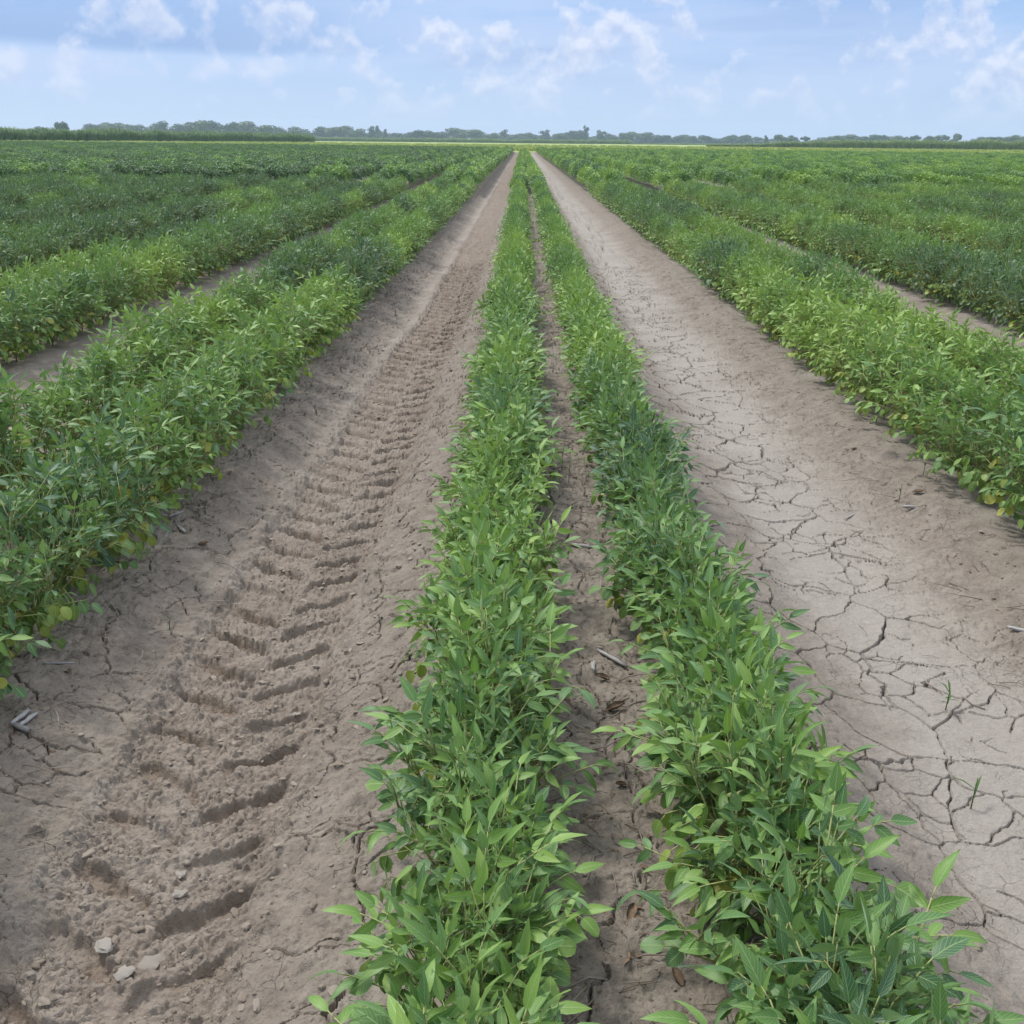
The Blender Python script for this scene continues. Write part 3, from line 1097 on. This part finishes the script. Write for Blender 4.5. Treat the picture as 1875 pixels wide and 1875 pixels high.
def blade_clump(r, n, h, spread, width, droop):
    mb = MB()
    for i in range(n):
        a = r.uniform(0, 6.28)
        b0 = Vector((r.uniform(-spread, spread), r.uniform(-spread, spread), 0))
        d = Vector((math.cos(a), math.sin(a), 0))
        sd = Vector((-d.y, d.x, 0)) * width
        hh = h * r.uniform(0.7, 1.05)
        lean = r.uniform(0.05, 0.2)
        p0, p1 = b0, b0 + d * hh * lean + Vector((0, 0, hh * 0.62))
        p2 = p1 + d * hh * droop * 0.5 + Vector((0, 0, hh * 0.36))
        p3 = p2 + d * hh * droop * 0.6 + Vector((0, 0, -hh * r.uniform(-0.02, 0.2)))
        mb.add([p0 - sd, p0 + sd, p1 - sd, p1 + sd, p2 - sd * 0.8, p2 + sd * 0.8, p3], [(0, 1, 3, 2), (2, 3, 5, 4), (4, 5, 6)])
    return mb


r = random.Random(5)
tufts = [blade_clump(r, 14, 0.35, 0.3, 0.02, 0.5).mesh('tuft_shape', [M_TUFT]) for _ in range(4)]
pts = []
for i in range(9000):
    x = r.uniform(-120, 190)
    y = field_end(x) + 1 + 190 * r.random() ** 1.6
    pts.append((x, y, 0.1))
n = len(pts)
scatter('sun_tinted_grass', pts, [(0, 0, r.uniform(0, 6.28)) for _ in pts], [(r.uniform(1, 2.2),) * 2 + (r.uniform(0.5, 1.3),) for _ in pts],
        [r.randrange(4) for _ in pts], [0.5] * n, tufts, 'bright yellow-green low growth beyond the soybean field')

cane = [blade_clump(r, 42, 2.7, 0.55, 0.03, 0.3).mesh('cane_shape', [M_CANE]) for _ in range(4)]
cane2 = [blade_clump(r, 42, 2.7, 0.55, 0.03, 0.3).mesh('cane_shape', [M_CANE2]) for _ in range(4)]


def taper(n, xa, q):
    return 0.35 + 0.65 * float(sstep(0, 0.9, q)) if xa == 62 else 1.0


def cane_block(name, line, depth, step, shp, label, hgt, seed, back):
    r = random.Random(seed)
    pts, scl = [], []
    for (xa, ya), (xb, yb) in zip(line[:-1], line[1:]):
        L = math.hypot(xb - xa, yb - ya)
        nx, ny = back
        k = int(L / step)
        for i in range(k):
            for j in range(depth):
                q = (i + r.random()) / k
                off = j * 1.2 + r.uniform(0, 0.9)
                pts.append((xa + (xb - xa) * q + nx * off, ya + (yb - ya) * q + ny * off, 0.0))
                h = hgt * r.uniform(0.78, 1.08) * (1 + 0.34 * float(fbm(np.array([q * L * 0.06]), np.array([j * 3.0 + seed]), 7, 3)[0]))
                h *= taper(len(line), xa, q)
                scl.append((1.3, 1.3, h))
    scatter(name, pts, [(0, 0, r.uniform(0, 6.28)) for _ in pts], scl, [r.randrange(4) for _ in pts], [0.5] * len(pts), shp, label)


cane_block('sugar_cane', [(-150, 70), (-112, 215), (-72, 385)], 6, 0.55, cane,
           'tall dark green cane block along the field edge below the wooded skyline', 1.0, 1, (-0.95, 0.25))
cane_block('sugar_cane', [(62, 372), (120, 352), (200, 330), (330, 300)], 6, 0.75, cane2,
           'paler green cane block standing beyond the bright yellow-green strip', 0.95, 2, (0.1, 1.0))
cane_block('sugar_cane', [(-150, 640), (62, 640), (330, 620)], 3, 1.1, cane2,
           'thin pale band of cane at the foot of the far trees', 0.9, 3, (0, 1.0))


def crown_mesh(r, lobes, w, h, nleaf, mat):
    """crown about 1 wide and 1 tall from z=0: leaf clusters spread through uneven lobes"""
    mb = MB()
    for (cx, cy_, cz, rr) in lobes:
        for i in range(int(nleaf * rr * rr * 6)):
            d = Vector((r.gauss(0, 1), r.gauss(0, 1), r.gauss(0, 1))).normalized()
            q = rr * r.uniform(0.45, 1.08) ** 0.6
            p = Vector((cx + d.x * q, cy_ + d.y * q, cz + d.z * q * 0.85))
            if p.z < 0.0:
                continue
            s = r.uniform(0.035, 0.075)
            nrm = (d + Vector((r.uniform(-.7, .7), r.uniform(-.7, .7), r.uniform(-.3, .9)))).normalized()
            e1 = nrm.orthogonal().normalized()
            e1.rotate(Matrix.Rotation(r.uniform(0, 6.28), 3, nrm))
            e2 = nrm.cross(e1)
            mb.add([p - e1 * s, p - e2 * s * 0.6, p + e1 * s, p + e2 * s * 0.7], [(0, 1, 2, 3)])
    return mb.mesh('crown', [mat], smooth=False)


def lobes_round(r):
    L = [(0, 0, 0.5, 0.34)]
    for k in range(8):
        a = r.uniform(0, 6.28)
        L.append((math.cos(a) * 0.26, math.sin(a) * 0.26, r.uniform(0.25, 0.72), r.uniform(0.17, 0.26)))
    return L


def lobes_tall(r):
    L = []
    for k in range(8):
        z = 0.12 + k * 0.105
        L.append((r.uniform(-0.16, 0.16), r.uniform(-0.16, 0.16), z, 0.30 - 0.022 * k))
    return L


def lobes_flat(r):
    L = []
    for k in range(8):
        a = r.uniform(0, 6.28)
        L.append((math.cos(a) * 0.33, math.sin(a) * 0.33, r.uniform(0.55, 0.80), r.uniform(0.13, 0.20)))
    return L + [(0, 0, 0.68, 0.25), (0.1, 0, 0.5, 0.16)]


def trunk_mesh(r, spread):
    mb = MB()
    mb.tube([(0, 0, -0.3), (r.uniform(-.02, .02), 0, 0.25), (0, 0, 0.6)], [0.035, 0.024, 0.012], 6)
    for k in range(4):
        a = r.uniform(0, 6.28)
        z = r.uniform(0.2, 0.4)
        mb.tube([(0, 0, z), (math.cos(a) * spread * 0.5, math.sin(a) * spread * 0.5, z + 0.16), (math.cos(a) * spread, math.sin(a) * spread, z + 0.28)], [0.014, 0.009, 0.004], 4)
    return mb.mesh('trunk', [M_BARK])


r = random.Random(9)
CR = {}
for kind, fn, low in (('round', lobes_round, 0), ('tall', lobes_tall, 0), ('flat', lobes_flat, 0)):
    CR[kind] = [(crown_mesh(r, fn(r), 1, 1, 420, M_CROWN2 if k == 2 else M_CROWN), trunk_mesh(r, 0.25)) for k in range(3)]

F_PX = 1922.0


def px_dir(px, py):
    """a photo pixel (of 1875) as a direction in the place"""
    d = Vector(((px - 937.5) / F_PX, -(py - 937.5) / F_PX, -1))
    return (cam.matrix_world.to_3x3() @ d)


def at_dist(px, py, dist):
    d = px_dir(px, py)
    k = dist / d.y
    return Vector((d.x * k, dist, CAM_H + d.z * k))


# (pixel x, pixel y of the top, width in pixels, kind)
WOODS = [
    ('behind the tall cane', 950, [(170, 225, 40, 'round'), (196, 224, 40, 'round'), (229, 225, 44, 'round'), (256, 227, 44, 'round'), (286, 220, 40, 'round'),
        (324, 226, 48, 'round'), (362, 220, 50, 'round'), (392, 220, 44, 'round'), (421, 222, 36, 'round'), (451, 222, 54, 'round'), (482, 229, 44, 'round'), (509, 229, 40, 'round')]),
    ('past the end of the cane', 1000, [(549, 231, 48, 'round'), (589, 231, 44, 'round'), (620, 230, 48, 'round'), (653, 235, 34, 'round'), (680, 233, 26, 'tall'), (693, 232, 20, 'tall'), (705, 238, 14, 'tall')]),
    ('above the tyre track', 1050, [(726, 243, 22, 'flat'), (744, 241, 28, 'round'), (771, 237, 44, 'round'), (802, 240, 40, 'round'), (842, 234, 50, 'round'), (871, 237, 48, 'round'), (902, 243, 28, 'round')]),
    ('above the end of the middle bed', 1100, [(923, 239, 28, 'tall'), (947, 244, 30, 'round'), (968, 242, 34, 'round'), (998, 239, 28, 'tall'), (1030, 242, 34, 'round'), (1055, 237, 32, 'round'), (1073, 232, 16, 'tall'),
        (1101, 240, 28, 'tall'), (1122, 244, 28, 'round'), (1150, 241, 34, 'round')]),
    ('above the cracked furrow side', 1050, [(1181, 242, 40, 'round'), (1214, 246, 40, 'round'), (1242, 246, 32, 'round'), (1262, 247, 28, 'round'), (1286, 247, 28, 'flat'), (1308, 251, 28, 'round'), (1339, 246, 32, 'round'), (1364, 246, 36, 'round'), (1385, 250, 22, 'flat')]),
    ('between the two low woods', 850, [(1403, 249, 13, 'tall'), (1424, 246, 17, 'flat'), (1436, 249, 15, 'round'), (1454, 247, 22, 'round'), (1475, 249, 18, 'flat')]),
    ('behind the paler cane', 950, [(1518, 249, 42, 'round'), (1547, 246, 44, 'round'), (1578, 248, 36, 'round'), (1608, 245, 36, 'round'), (1632, 248, 38, 'round')]),
    ('thinly spaced past the low wood', 850, [(1660, 250, 22, 'flat'), (1678, 247, 22, 'flat'), (1702, 248, 28, 'round'), (1726, 247, 28, 'flat'), (1746, 252, 20, 'round'), (1754, 244, 14, 'flat')]),
    ('in the last wood beyond the cane', 800, [(1793, 250, 38, 'round'), (1821, 249, 34, 'round'), (1849, 250, 34, 'round'), (1870, 247, 30, 'round')]),
]
r = random.Random(77)
KIND_WORD = {'round': ('broad round-topped', 'rounded bushy'), 'tall': ('tall narrow', 'slender upright'), 'flat': ('open flat-topped', 'sparse spreading')}


def place_tree(px, top, w, kind, dist, label, group):
    p = at_dist(px, top, dist)
    hh = p.z
    ww = w / F_PX * dist
    crown, trunk = CR[kind][r.randrange(3)]
    root = empty('tree', (p.x, p.y, 0.0), r.uniform(0, 6.28))
    tag(root, label, 'tree', group)
    cz = 0.10 if kind != 'flat' else 0.05
    c = bpy.data.objects.new('crown', crown)
    c.location = (0, 0, hh * cz)
    c.scale = (ww * 1.05, ww * 1.05, hh * (1 - cz) * 1.12)
    link(c, root)
    t_ = bpy.data.objects.new('trunk', trunk)
    t_.scale = (ww * 0.9, ww * 0.9, hh * 0.9)
    link(t_, root)


place_tree(112, 221, 27, 'round', 620, 'lone dark tree rising clear above the tall cane', 'trees on the skyline')
place_tree(78, 231, 34, 'round', 800, 'low wide bush top just showing over the cane near the lone tree', 'trees on the skyline')
for where, dist, lst in WOODS:
    for k, (px, top, w, kind) in enumerate(lst):
        word = KIND_WORD[kind][k % 2]
        dd = dist + r.uniform(-60, 60)
        place_tree(px, top, w, kind, dd, '%s hazy tree, %s in the line %s' % (word, ordinal(k + 1), where), 'trees on the skyline')
# the wood behind them that reads as one mass
pts, scl = [], []
for i in range(520):
    x = r.uniform(-760, 760)
    px = 945 + x / 1180 * F_PX * 1.06
    if 1478 < px < 1496 or 1766 < px < 1776 or 528 < px < 534 or 120 < px < 155 or (1640 < px < 1770 and r.random() < 0.5) or (708 < px < 735 and r.random() < 0.6):
        continue
    y = 1180 + r.uniform(-60, 90)
    pts.append((x, y, -1.0))
    s = r.uniform(13, 20)
    hgt = r.uniform(6.0, 9.5) * (1.25 - 0.30 * sstep(300, 1500, px))
    scl.append((s, s, hgt))
scatter('far_wood', pts, [(0, 0, r.uniform(0, 6.28)) for _ in pts], scl, [r.randrange(3) for _ in pts], [0.5] * len(pts),
        [CR['round'][k][0] for k in range(3)], 'hazy blue-green wood along the horizon behind the nearer trees')

# ------------------------------------------------------------------ clods, litter and small things on the soil


def rock_mesh(r, name, mat, flat=0.6, jag=0.25):
    """an irregular lump from a jittered, cut icosahedron"""
    t = (1 + 5 ** 0.5) / 2
    v = [Vector(p).normalized() for p in ((-1, t, 0), (1, t, 0), (-1, -t, 0), (1, -t, 0), (0, -1, t), (0, 1, t), (0, -1, -t), (0, 1, -t), (t, 0, -1), (t, 0, 1), (-t, 0, -1), (-t, 0, 1))]
    f = [(0, 11, 5), (0, 5, 1), (0, 1, 7), (0, 7, 10), (0, 10, 11), (1, 5, 9), (5, 11, 4), (11, 10, 2), (10, 7, 6), (7, 1, 8), (3, 9, 4), (3, 4, 2), (3, 2, 6), (3, 6, 8), (3, 8, 9), (4, 9, 5), (2, 4, 11), (6, 2, 10), (8, 6, 7), (9, 8, 1)]
    mids, nf = {}, []

    def mid(a, b):
        k = (min(a, b), max(a, b))
        if k not in mids:
            v.append(((v[a] + v[b]) / 2).normalized())
            mids[k] = len(v) - 1
        return mids[k]
    for a, b, c in f:
        x, y, z = mid(a, b), mid(b, c), mid(c, a)
        nf += [(a, x, z), (b, y, x), (c, z, y), (x, y, z)]
    v2 = []
    for p in v:
        k = 1 + r.uniform(-jag, jag)
        v2.append((p.x * k, p.y * k * 0.8, max(-0.4, min(0.75, p.z * k)) * flat))
    return np_mesh(name, v2, nf, [mat], None, None, None, False)


r = random.Random(41)
rocks = [rock_mesh(r, 'clod_shape', M_CLOD, r.uniform(0.4, 0.8)) for _ in range(8)]
pts, scl = [], []


def clod(x, y, s):
    z = ground_height(np.array([x]), np.array([y]))[0][0]
    pts.append((x, y, z + s * 0.15))
    scl.append((s * r.uniform(0.8, 1.4), s, s * r.uniform(0.6, 1.1)))


CL = []
for i in range(5200):
    y = 1.0 + 14 * r.random() ** 1.7
    u = r.gauss(0, 0.13)
    CL.append((float(track_x(np.array([y]))[0]) + u, y, 0.0018 + 0.0075 * r.random() ** 5))
for i in range(4200):
    y = 1.0 + 14 * r.random() ** 1.5
    b = r.choice((-1, 0, 0, 1))
    s = r.choice((-1, 1))
    x = bed_centre(b) + s * r.uniform(0.40, 0.68)
    if 0.5 < x < 1.15 and r.random() < 0.85:
        continue
    CL.append((x, y, 0.002 + 0.008 * r.random() ** 4))
for i in range(500):
    y = 1.0 + 7 * r.random() ** 1.5
    CL.append((BED0 + r.uniform(-0.14, 0.14), y, 0.002 + 0.006 * r.random() ** 3))
ca = np.array(CL)
cz = ground_height(ca[:, 0], ca[:, 1])[0]
pts = np.stack([ca[:, 0], ca[:, 1], cz + ca[:, 2] * 0.15], 1)
scl = [(s * r.uniform(0.8, 1.5), s, s * r.uniform(0.5, 1.1)) for s in ca[:, 2]]
scatter('soil_clods', pts, [(r.uniform(-.3, .3), r.uniform(-.3, .3), r.uniform(0, 6.28)) for _ in pts], scl, [r.randrange(8) for _ in pts],
        [0.5] * len(pts), rocks, 'loose grey-brown soil crumbs in the tyre track and along the bed edges')

straws = []
for k in range(6):
    mb = MB()
    L = r.uniform(0.05, 0.11)
    mb.tube([(0, 0, 0), (L * 0.35, r.uniform(-.012, .012), 0.003), (L * 0.7, r.uniform(-.012, .012), 0.002), (L, r.uniform(-.015, .015), 0)], [0.0012, 0.0014, 0.0012, 0.0006], 4)
    straws.append(mb.mesh('straw_shape', [M_STRAW]))
ST = []
for i in range(2600):
    y = 1.1 + 13 * r.random() ** 1.4
    q = r.random()
    if q < 0.38:
        x = BED0 + r.gauss(0, 0.10)
    elif q < 0.66:
        x = BED_R - r.uniform(0.38, 0.66)
    elif q < 0.9:
        x = BED_L + r.uniform(0.36, 0.62)
    else:
        x = r.choice((r.uniform(0.9, 1.4), r.uniform(-1.3, -0.95)))
    ST.append((x, y))
sa = np.array(ST)
sz = ground_height(sa[:, 0], sa[:, 1], True)[0]
scatter('straw_litter', np.stack([sa[:, 0], sa[:, 1], sz + 0.002], 1), [(r.uniform(-.12, .12), r.uniform(-.15, .1), r.uniform(0, 6.28)) for _ in ST],
        [(r.uniform(0.3, 1.15),) * 3 for _ in ST], [r.randrange(6) for _ in ST], [0.5] * len(ST), straws,
        'dry brown straw bits scattered on the bed edges and between the twin rows')


def bent_bit(r):
    mb = MB()
    L, W = 0.02, 0.008
    v = [(L * (i / 3 - 0.5), W * (j - 0.5) * math.sin(0.6 + i * 0.7), 0.002 + 0.004 * r.random() + 0.003 * abs(j - 0.5)) for i in range(4) for j in (0, 0.5, 1)]
    mb.add(v, [(i * 3 + j, i * 3 + j + 1, i * 3 + j + 4, i * 3 + j + 3) for i in range(3) for j in range(2)])
    return mb.mesh('litter_shape', [M_DRYLEAF])


bits = [bent_bit(r) for _ in range(5)]
LB = []
for i in range(1300):
    y = 1.1 + 10 * r.random() ** 1.4
    q = r.random()
    x = BED0 + r.gauss(0, 0.09) if q < 0.4 else bed_centre(r.choice((-1, 1))) + r.choice((-1, 1)) * r.uniform(0.36, 0.60)
    LB.append((x, y))
la = np.array(LB)
lz = ground_height(la[:, 0], la[:, 1])[0]
scatter('leaf_litter', np.stack([la[:, 0], la[:, 1], lz], 1), [(r.uniform(-.3, .3), r.uniform(-.3, .3), r.uniform(0, 6.28)) for _ in LB],
        [(r.uniform(0.25, 0.8),) * 3 for _ in LB], [r.randrange(5) for _ in LB], [0.5] * len(LB), bits,
        'small brown scraps of dead leaf along the bed edges and in the gap')


def ground_at(px, py):
    """where the sight line of a photo pixel meets the soil"""
    d = px_dir(px, py)
    z = 0.0
    for _ in range(8):
        k = (z - CAM_H) / d.z
        x, y = d.x * k, d.y * k
        z = float(ground_height(np.array([x]), np.array([y]))[0][0])
    return Vector((x, y, z))


def small(name, px, py, me, label, cat, group, rz, scale=1.0, lift=0.0, tilt=0.0):
    o = bpy.data.objects.new(name, me)
    p = ground_at(px, py)
    o.location = (p.x, p.y, p.z + lift)
    o.rotation_euler = (tilt, 0, rz)
    o.scale = (scale,) * 3
    link(o)
    return tag(o, label, cat, group)


def stalk_mesh(r, L, rad):
    mb = MB()
    n = 6
    pts = [(L * (i / (n - 1) - 0.5), r.uniform(-.05, .05) * rad * 4, r.uniform(0, .4) * rad) for i in range(n)]
    mb.tube(pts, [rad * k for k in (0.75, 1.0, 0.95, 1.12, 0.95, 0.7)], 7)
    # split husk along one side
    mb.add([(-L * .3, rad * .7, rad * .6), (L * .42, rad * 1.1, rad * .5), (L * .40, rad * 1.9, rad * .1), (-L * .28, rad * 1.5, 0)], [(0, 1, 2, 3), (3, 2, 1, 0)])
    return mb.mesh('stalk_piece', [M_STALK])


SG = 'bleached stalk pieces on the bed edges'
small('stalk_piece', 38, 1318, stalk_mesh(r, 0.060, 0.0055), 'upright-pointing bleached stalk piece, inner one of the pair under the low leaves', 'stalk', SG, R(80), 1, 0.006)
small('stalk_piece', 52, 1322, stalk_mesh(r, 0.058, 0.0050), 'outer bleached stalk piece of the close pair beside the low leaves', 'stalk', SG, R(76), 1, 0.006)
small('stalk_piece', 40, 1338, stalk_mesh(r, 0.045, 0.0065), 'stubby grey stalk piece lying across the foot of the close pair', 'stalk', SG, R(-25), 1, 0.006)
small('stalk_piece', 108, 1217, stalk_mesh(r, 0.075, 0.0030), 'thin grey stalk piece lying level just above the close pair', 'stalk', SG, R(3), 1, 0.004)
small('stalk_piece', 332, 972, stalk_mesh(r, 0.075, 0.0055), 'grey-white stalk piece pointing down beside the yellow leaves, tyre track side', 'stalk', SG, R(-55), 1, 0.006)
small('stalk_piece', 322, 945, stalk_mesh(r, 0.060, 0.0045), 'short pale stalk piece half under the leaves above the yellow ones', 'stalk', SG, R(60), 1, 0.006)
small('stalk_piece', 1670, 931, stalk_mesh(r, 0.062, 0.0065), 'bright white stalk piece on the cracked furrow bank below the round leaves', 'stalk', SG, R(-18), 1, 0.007)
small('stalk_piece', 1864, 1157, stalk_mesh(r, 0.055, 0.0050), 'white stalk piece on brown litter at the far side of cracked soil', 'stalk', SG, R(-35), 1, 0.006)
small('stalk_piece', 1555, 948, stalk_mesh(r, 0.080, 0.0026), 'long thin brown-grey stalk lying slanted on the cracked furrow', 'stalk', SG, R(48), 1, 0.004)
small('stalk_piece', 1120, 1208, stalk_mesh(r, 0.105, 0.0050), 'long grey stalk slanting between the twin rows of the middle bed', 'stalk', SG, R(-52), 1, 0.005)
small('stalk_piece', 1087, 1222, stalk_mesh(r, 0.050, 0.0034), 'short grey stalk pointing up the gap between the twin rows', 'stalk', SG, R(86), 1, 0.004)
small('stalk_piece', 1066, 1003, stalk_mesh(r, 0.070, 0.0060), 'two-tone weathered stalk piece far up the gap between the twin rows', 'stalk', SG, R(-20), 1, 0.006)


def curled_leaf(r):
    mb = MB()
    v, f = [], []
    n, m = 7, 5
    L, W = 0.045, 0.030
    for i in range(n):
        for j in range(m):
            t, s = i / (n - 1), j / (m - 1) - 0.5
            w = W * math.sin(math.pi * min(1, t * 0.9 + 0.08)) ** 0.7
            a = s * 3.6
            v.append((L * (t - 0.5), math.sin(a) * w * 0.36 + r.uniform(-.001, .001), 0.006 + (1 - math.cos(a)) * w * 0.25 + 0.010 * t * t + r.uniform(-.0015, .0015)))
    for i in range(n - 1):
        for j in range(m - 1):
            a = i * m + j
            f.append((a, a + 1, a + m + 1, a + m))
    mb.add(v, f)
    mb.tube([(-L * .5, 0, .004), (-L * .5 - .02, .004, .002)], .0009, 4)
    return mb.mesh('dried_leaf', [M_DRYLEAF])


DG = 'dried leaves fallen between the rows'
small('dried_leaf', 1127, 1302, curled_leaf(r), 'curled brown dried leaf in the gap, beside a thin upright stem', 'leaf', DG, R(20))
small('dried_leaf', 1103, 1246, curled_leaf(r), 'tan dried leaf at the foot of the short grey stalk', 'leaf', DG, R(160), 0.8)
small('dried_leaf', 1157, 1678, curled_leaf(r), 'dark brown crumpled leaf lowest in the gap between the twin rows', 'leaf', DG, R(70), 0.8)
small('dried_leaf', 1137, 1440, curled_leaf(r), 'small brown dried leaf halfway down the gap by the long leaves', 'leaf', DG, R(200), 0.55)
small('dried_leaf', 1240, 1795, curled_leaf(r), 'reddish brown dried leaf at the foot of the cracked-side row', 'leaf', DG, R(110), 0.7)
small('dried_leaf', 372, 1000, curled_leaf(r), 'orange-brown dried leaf on soil past the grey-white stalk', 'leaf', DG, R(10), 0.8)
small('dried_leaf', 125, 1232, curled_leaf(r), 'orange-brown leaf scrap beside the thin level stalk', 'leaf', DG, R(-40), 0.6)
small('dried_leaf', 1680, 905, curled_leaf(r), 'brown dried leaf just above the bright white stalk piece', 'leaf', DG, R(-10), 0.9)


def grass_weed(r, n, h, name):
    st, lv = MB(), MB()
    st.tube([(0, 0, -0.01), (0.002, 0, h * 0.5), (0.004, 0.001, h)], [0.0016, 0.0013, 0.0006], 4)
    for i in range(n):
        a = r.uniform(0, 6.28)
        z = h * r.uniform(0.25, 0.95)
        L = h * r.uniform(0.45, 0.8)
        el = R(r.uniform(15, 60))
        d = Vector((math.cos(a), math.sin(a), 0))
        sd = Vector((-d.y, d.x, 0)) * 0.0026
        p0 = Vector((0.003, 0, z))
        p1 = p0 + d * L * 0.5 * math.cos(el) + Vector((0, 0, L * 0.5 * math.sin(el)))
        p2 = p1 + d * L * 0.5 * math.cos(el * 0.3) + Vector((0, 0, L * 0.5 * math.sin(el * 0.2)))
        lv.add([p0 - sd * .5, p0 + sd * .5, p1 - sd, p1 + sd, p2], [(0, 1, 3, 2), (2, 3, 4)])
    return st.mesh('stem', [M_WEED]), lv


def weed(px, py, n, h, label, rz=0.0):
    p = ground_at(px, py)
    root = empty('weed_seedling', p, rz)
    tag(root, label, 'weed', 'weed seedlings on the bare soil')
    st, lv = grass_weed(r, n, h, 'weed')
    link(bpy.data.objects.new('stem', st), root)
    link(bpy.data.objects.new('foliage', lv.mesh('foliage', [M_WEED])), root)


weed(1731, 1300, 8, 0.060, 'leafy green weed seedling standing on the cracked plates')
weed(1777, 1481, 3, 0.075, 'thin wispy grass seedling below the leafy weed on cracked plates')
weed(1645, 922, 2, 0.075, 'thin upright green stem beside the bright white stalk piece')
weed(310, 1150, 4, 0.035, 'tiny pale weed seedling on the bank beside the tyre track')
weed(1143, 1372, 2, 0.085, 'thin reddish green stem standing in the gap by curled leaf')
weed(1041, 885, 4, 0.11, 'wispy green grass weed far up the gap between twin rows')
weed(1028, 862, 3, 0.09, 'shorter wispy grass weed just behind the taller one in gap')
weed(1690, 870, 3, 0.05, 'small weed seedling under the round leaves of the far bank')

FG = 'pale crust flakes in the tyre track'
flakes = [(278, 1770, 0.021, 'largest pale crust flake in the tyre track'), (226, 1783, 0.016, 'thick pale flake beside the largest crust flake'),
          (330, 1640, 0.014, 'pale flake in the tyre track above the yellow straw'), (192, 1745, 0.017, 'grey crust flake above the thick pale one'),
          (304, 1424, 0.008, 'small round pale pebble of soil on the track edge'), (330, 1602, 0.012, 'grey flake in the middle of the track lugs'),
          (545, 1322, 0.010, 'rounded soil clod on the bank side of the tyre track')]
for px, py, s, lb in flakes:
    o = small('crust_flake', px, py, rock_mesh(r, 'crust_flake', M_FLAKE, 0.30, 0.36), lb, 'clod', FG, r.uniform(0, 6.28), s, s * 0.12)


# taller weed standing above the rows on the cracked furrow's side
def tall_weed(px, py, dist, h, label):
    p = at_dist(px, py, dist)
    root = empty('tall_weed', (p.x, dist, 0.0), 1.0)
    tag(root, label, 'weed')
    st, lv = MB(), MB()
    for k in range(9):
        a, out = k * 2.4, r.uniform(0.08, 0.2)
        tip = Vector((math.cos(a) * out, math.sin(a) * out, h * r.uniform(0.75, 1.0)))
        st.tube([(0, 0, 0), tip * 0.5, tip], [0.006, 0.004, 0.002], 4)
        for q in range(26):
            c = tip * r.uniform(0.35, 1.0)
            M = Matrix.Translation(c) @ Matrix.Rotation(r.uniform(0, 6.28), 4, 'Z') @ Matrix.Rotation(-R(r.uniform(-20, 70)), 4, 'Y')
            leaflet(lv, M, r.uniform(0.06, 0.1), 0.025, 0.3, 0.3, 0, 0.2, 3)
    link(bpy.data.objects.new('stem', st.mesh('stem', [M_STEM])), root)
    link(bpy.data.objects.new('foliage', lv.mesh('foliage', [M_WEED])), root)


tall_weed(1256, 335, 27.0, 0.62, 'dark bushy weed standing above the soybean rows past the cracked furrow')
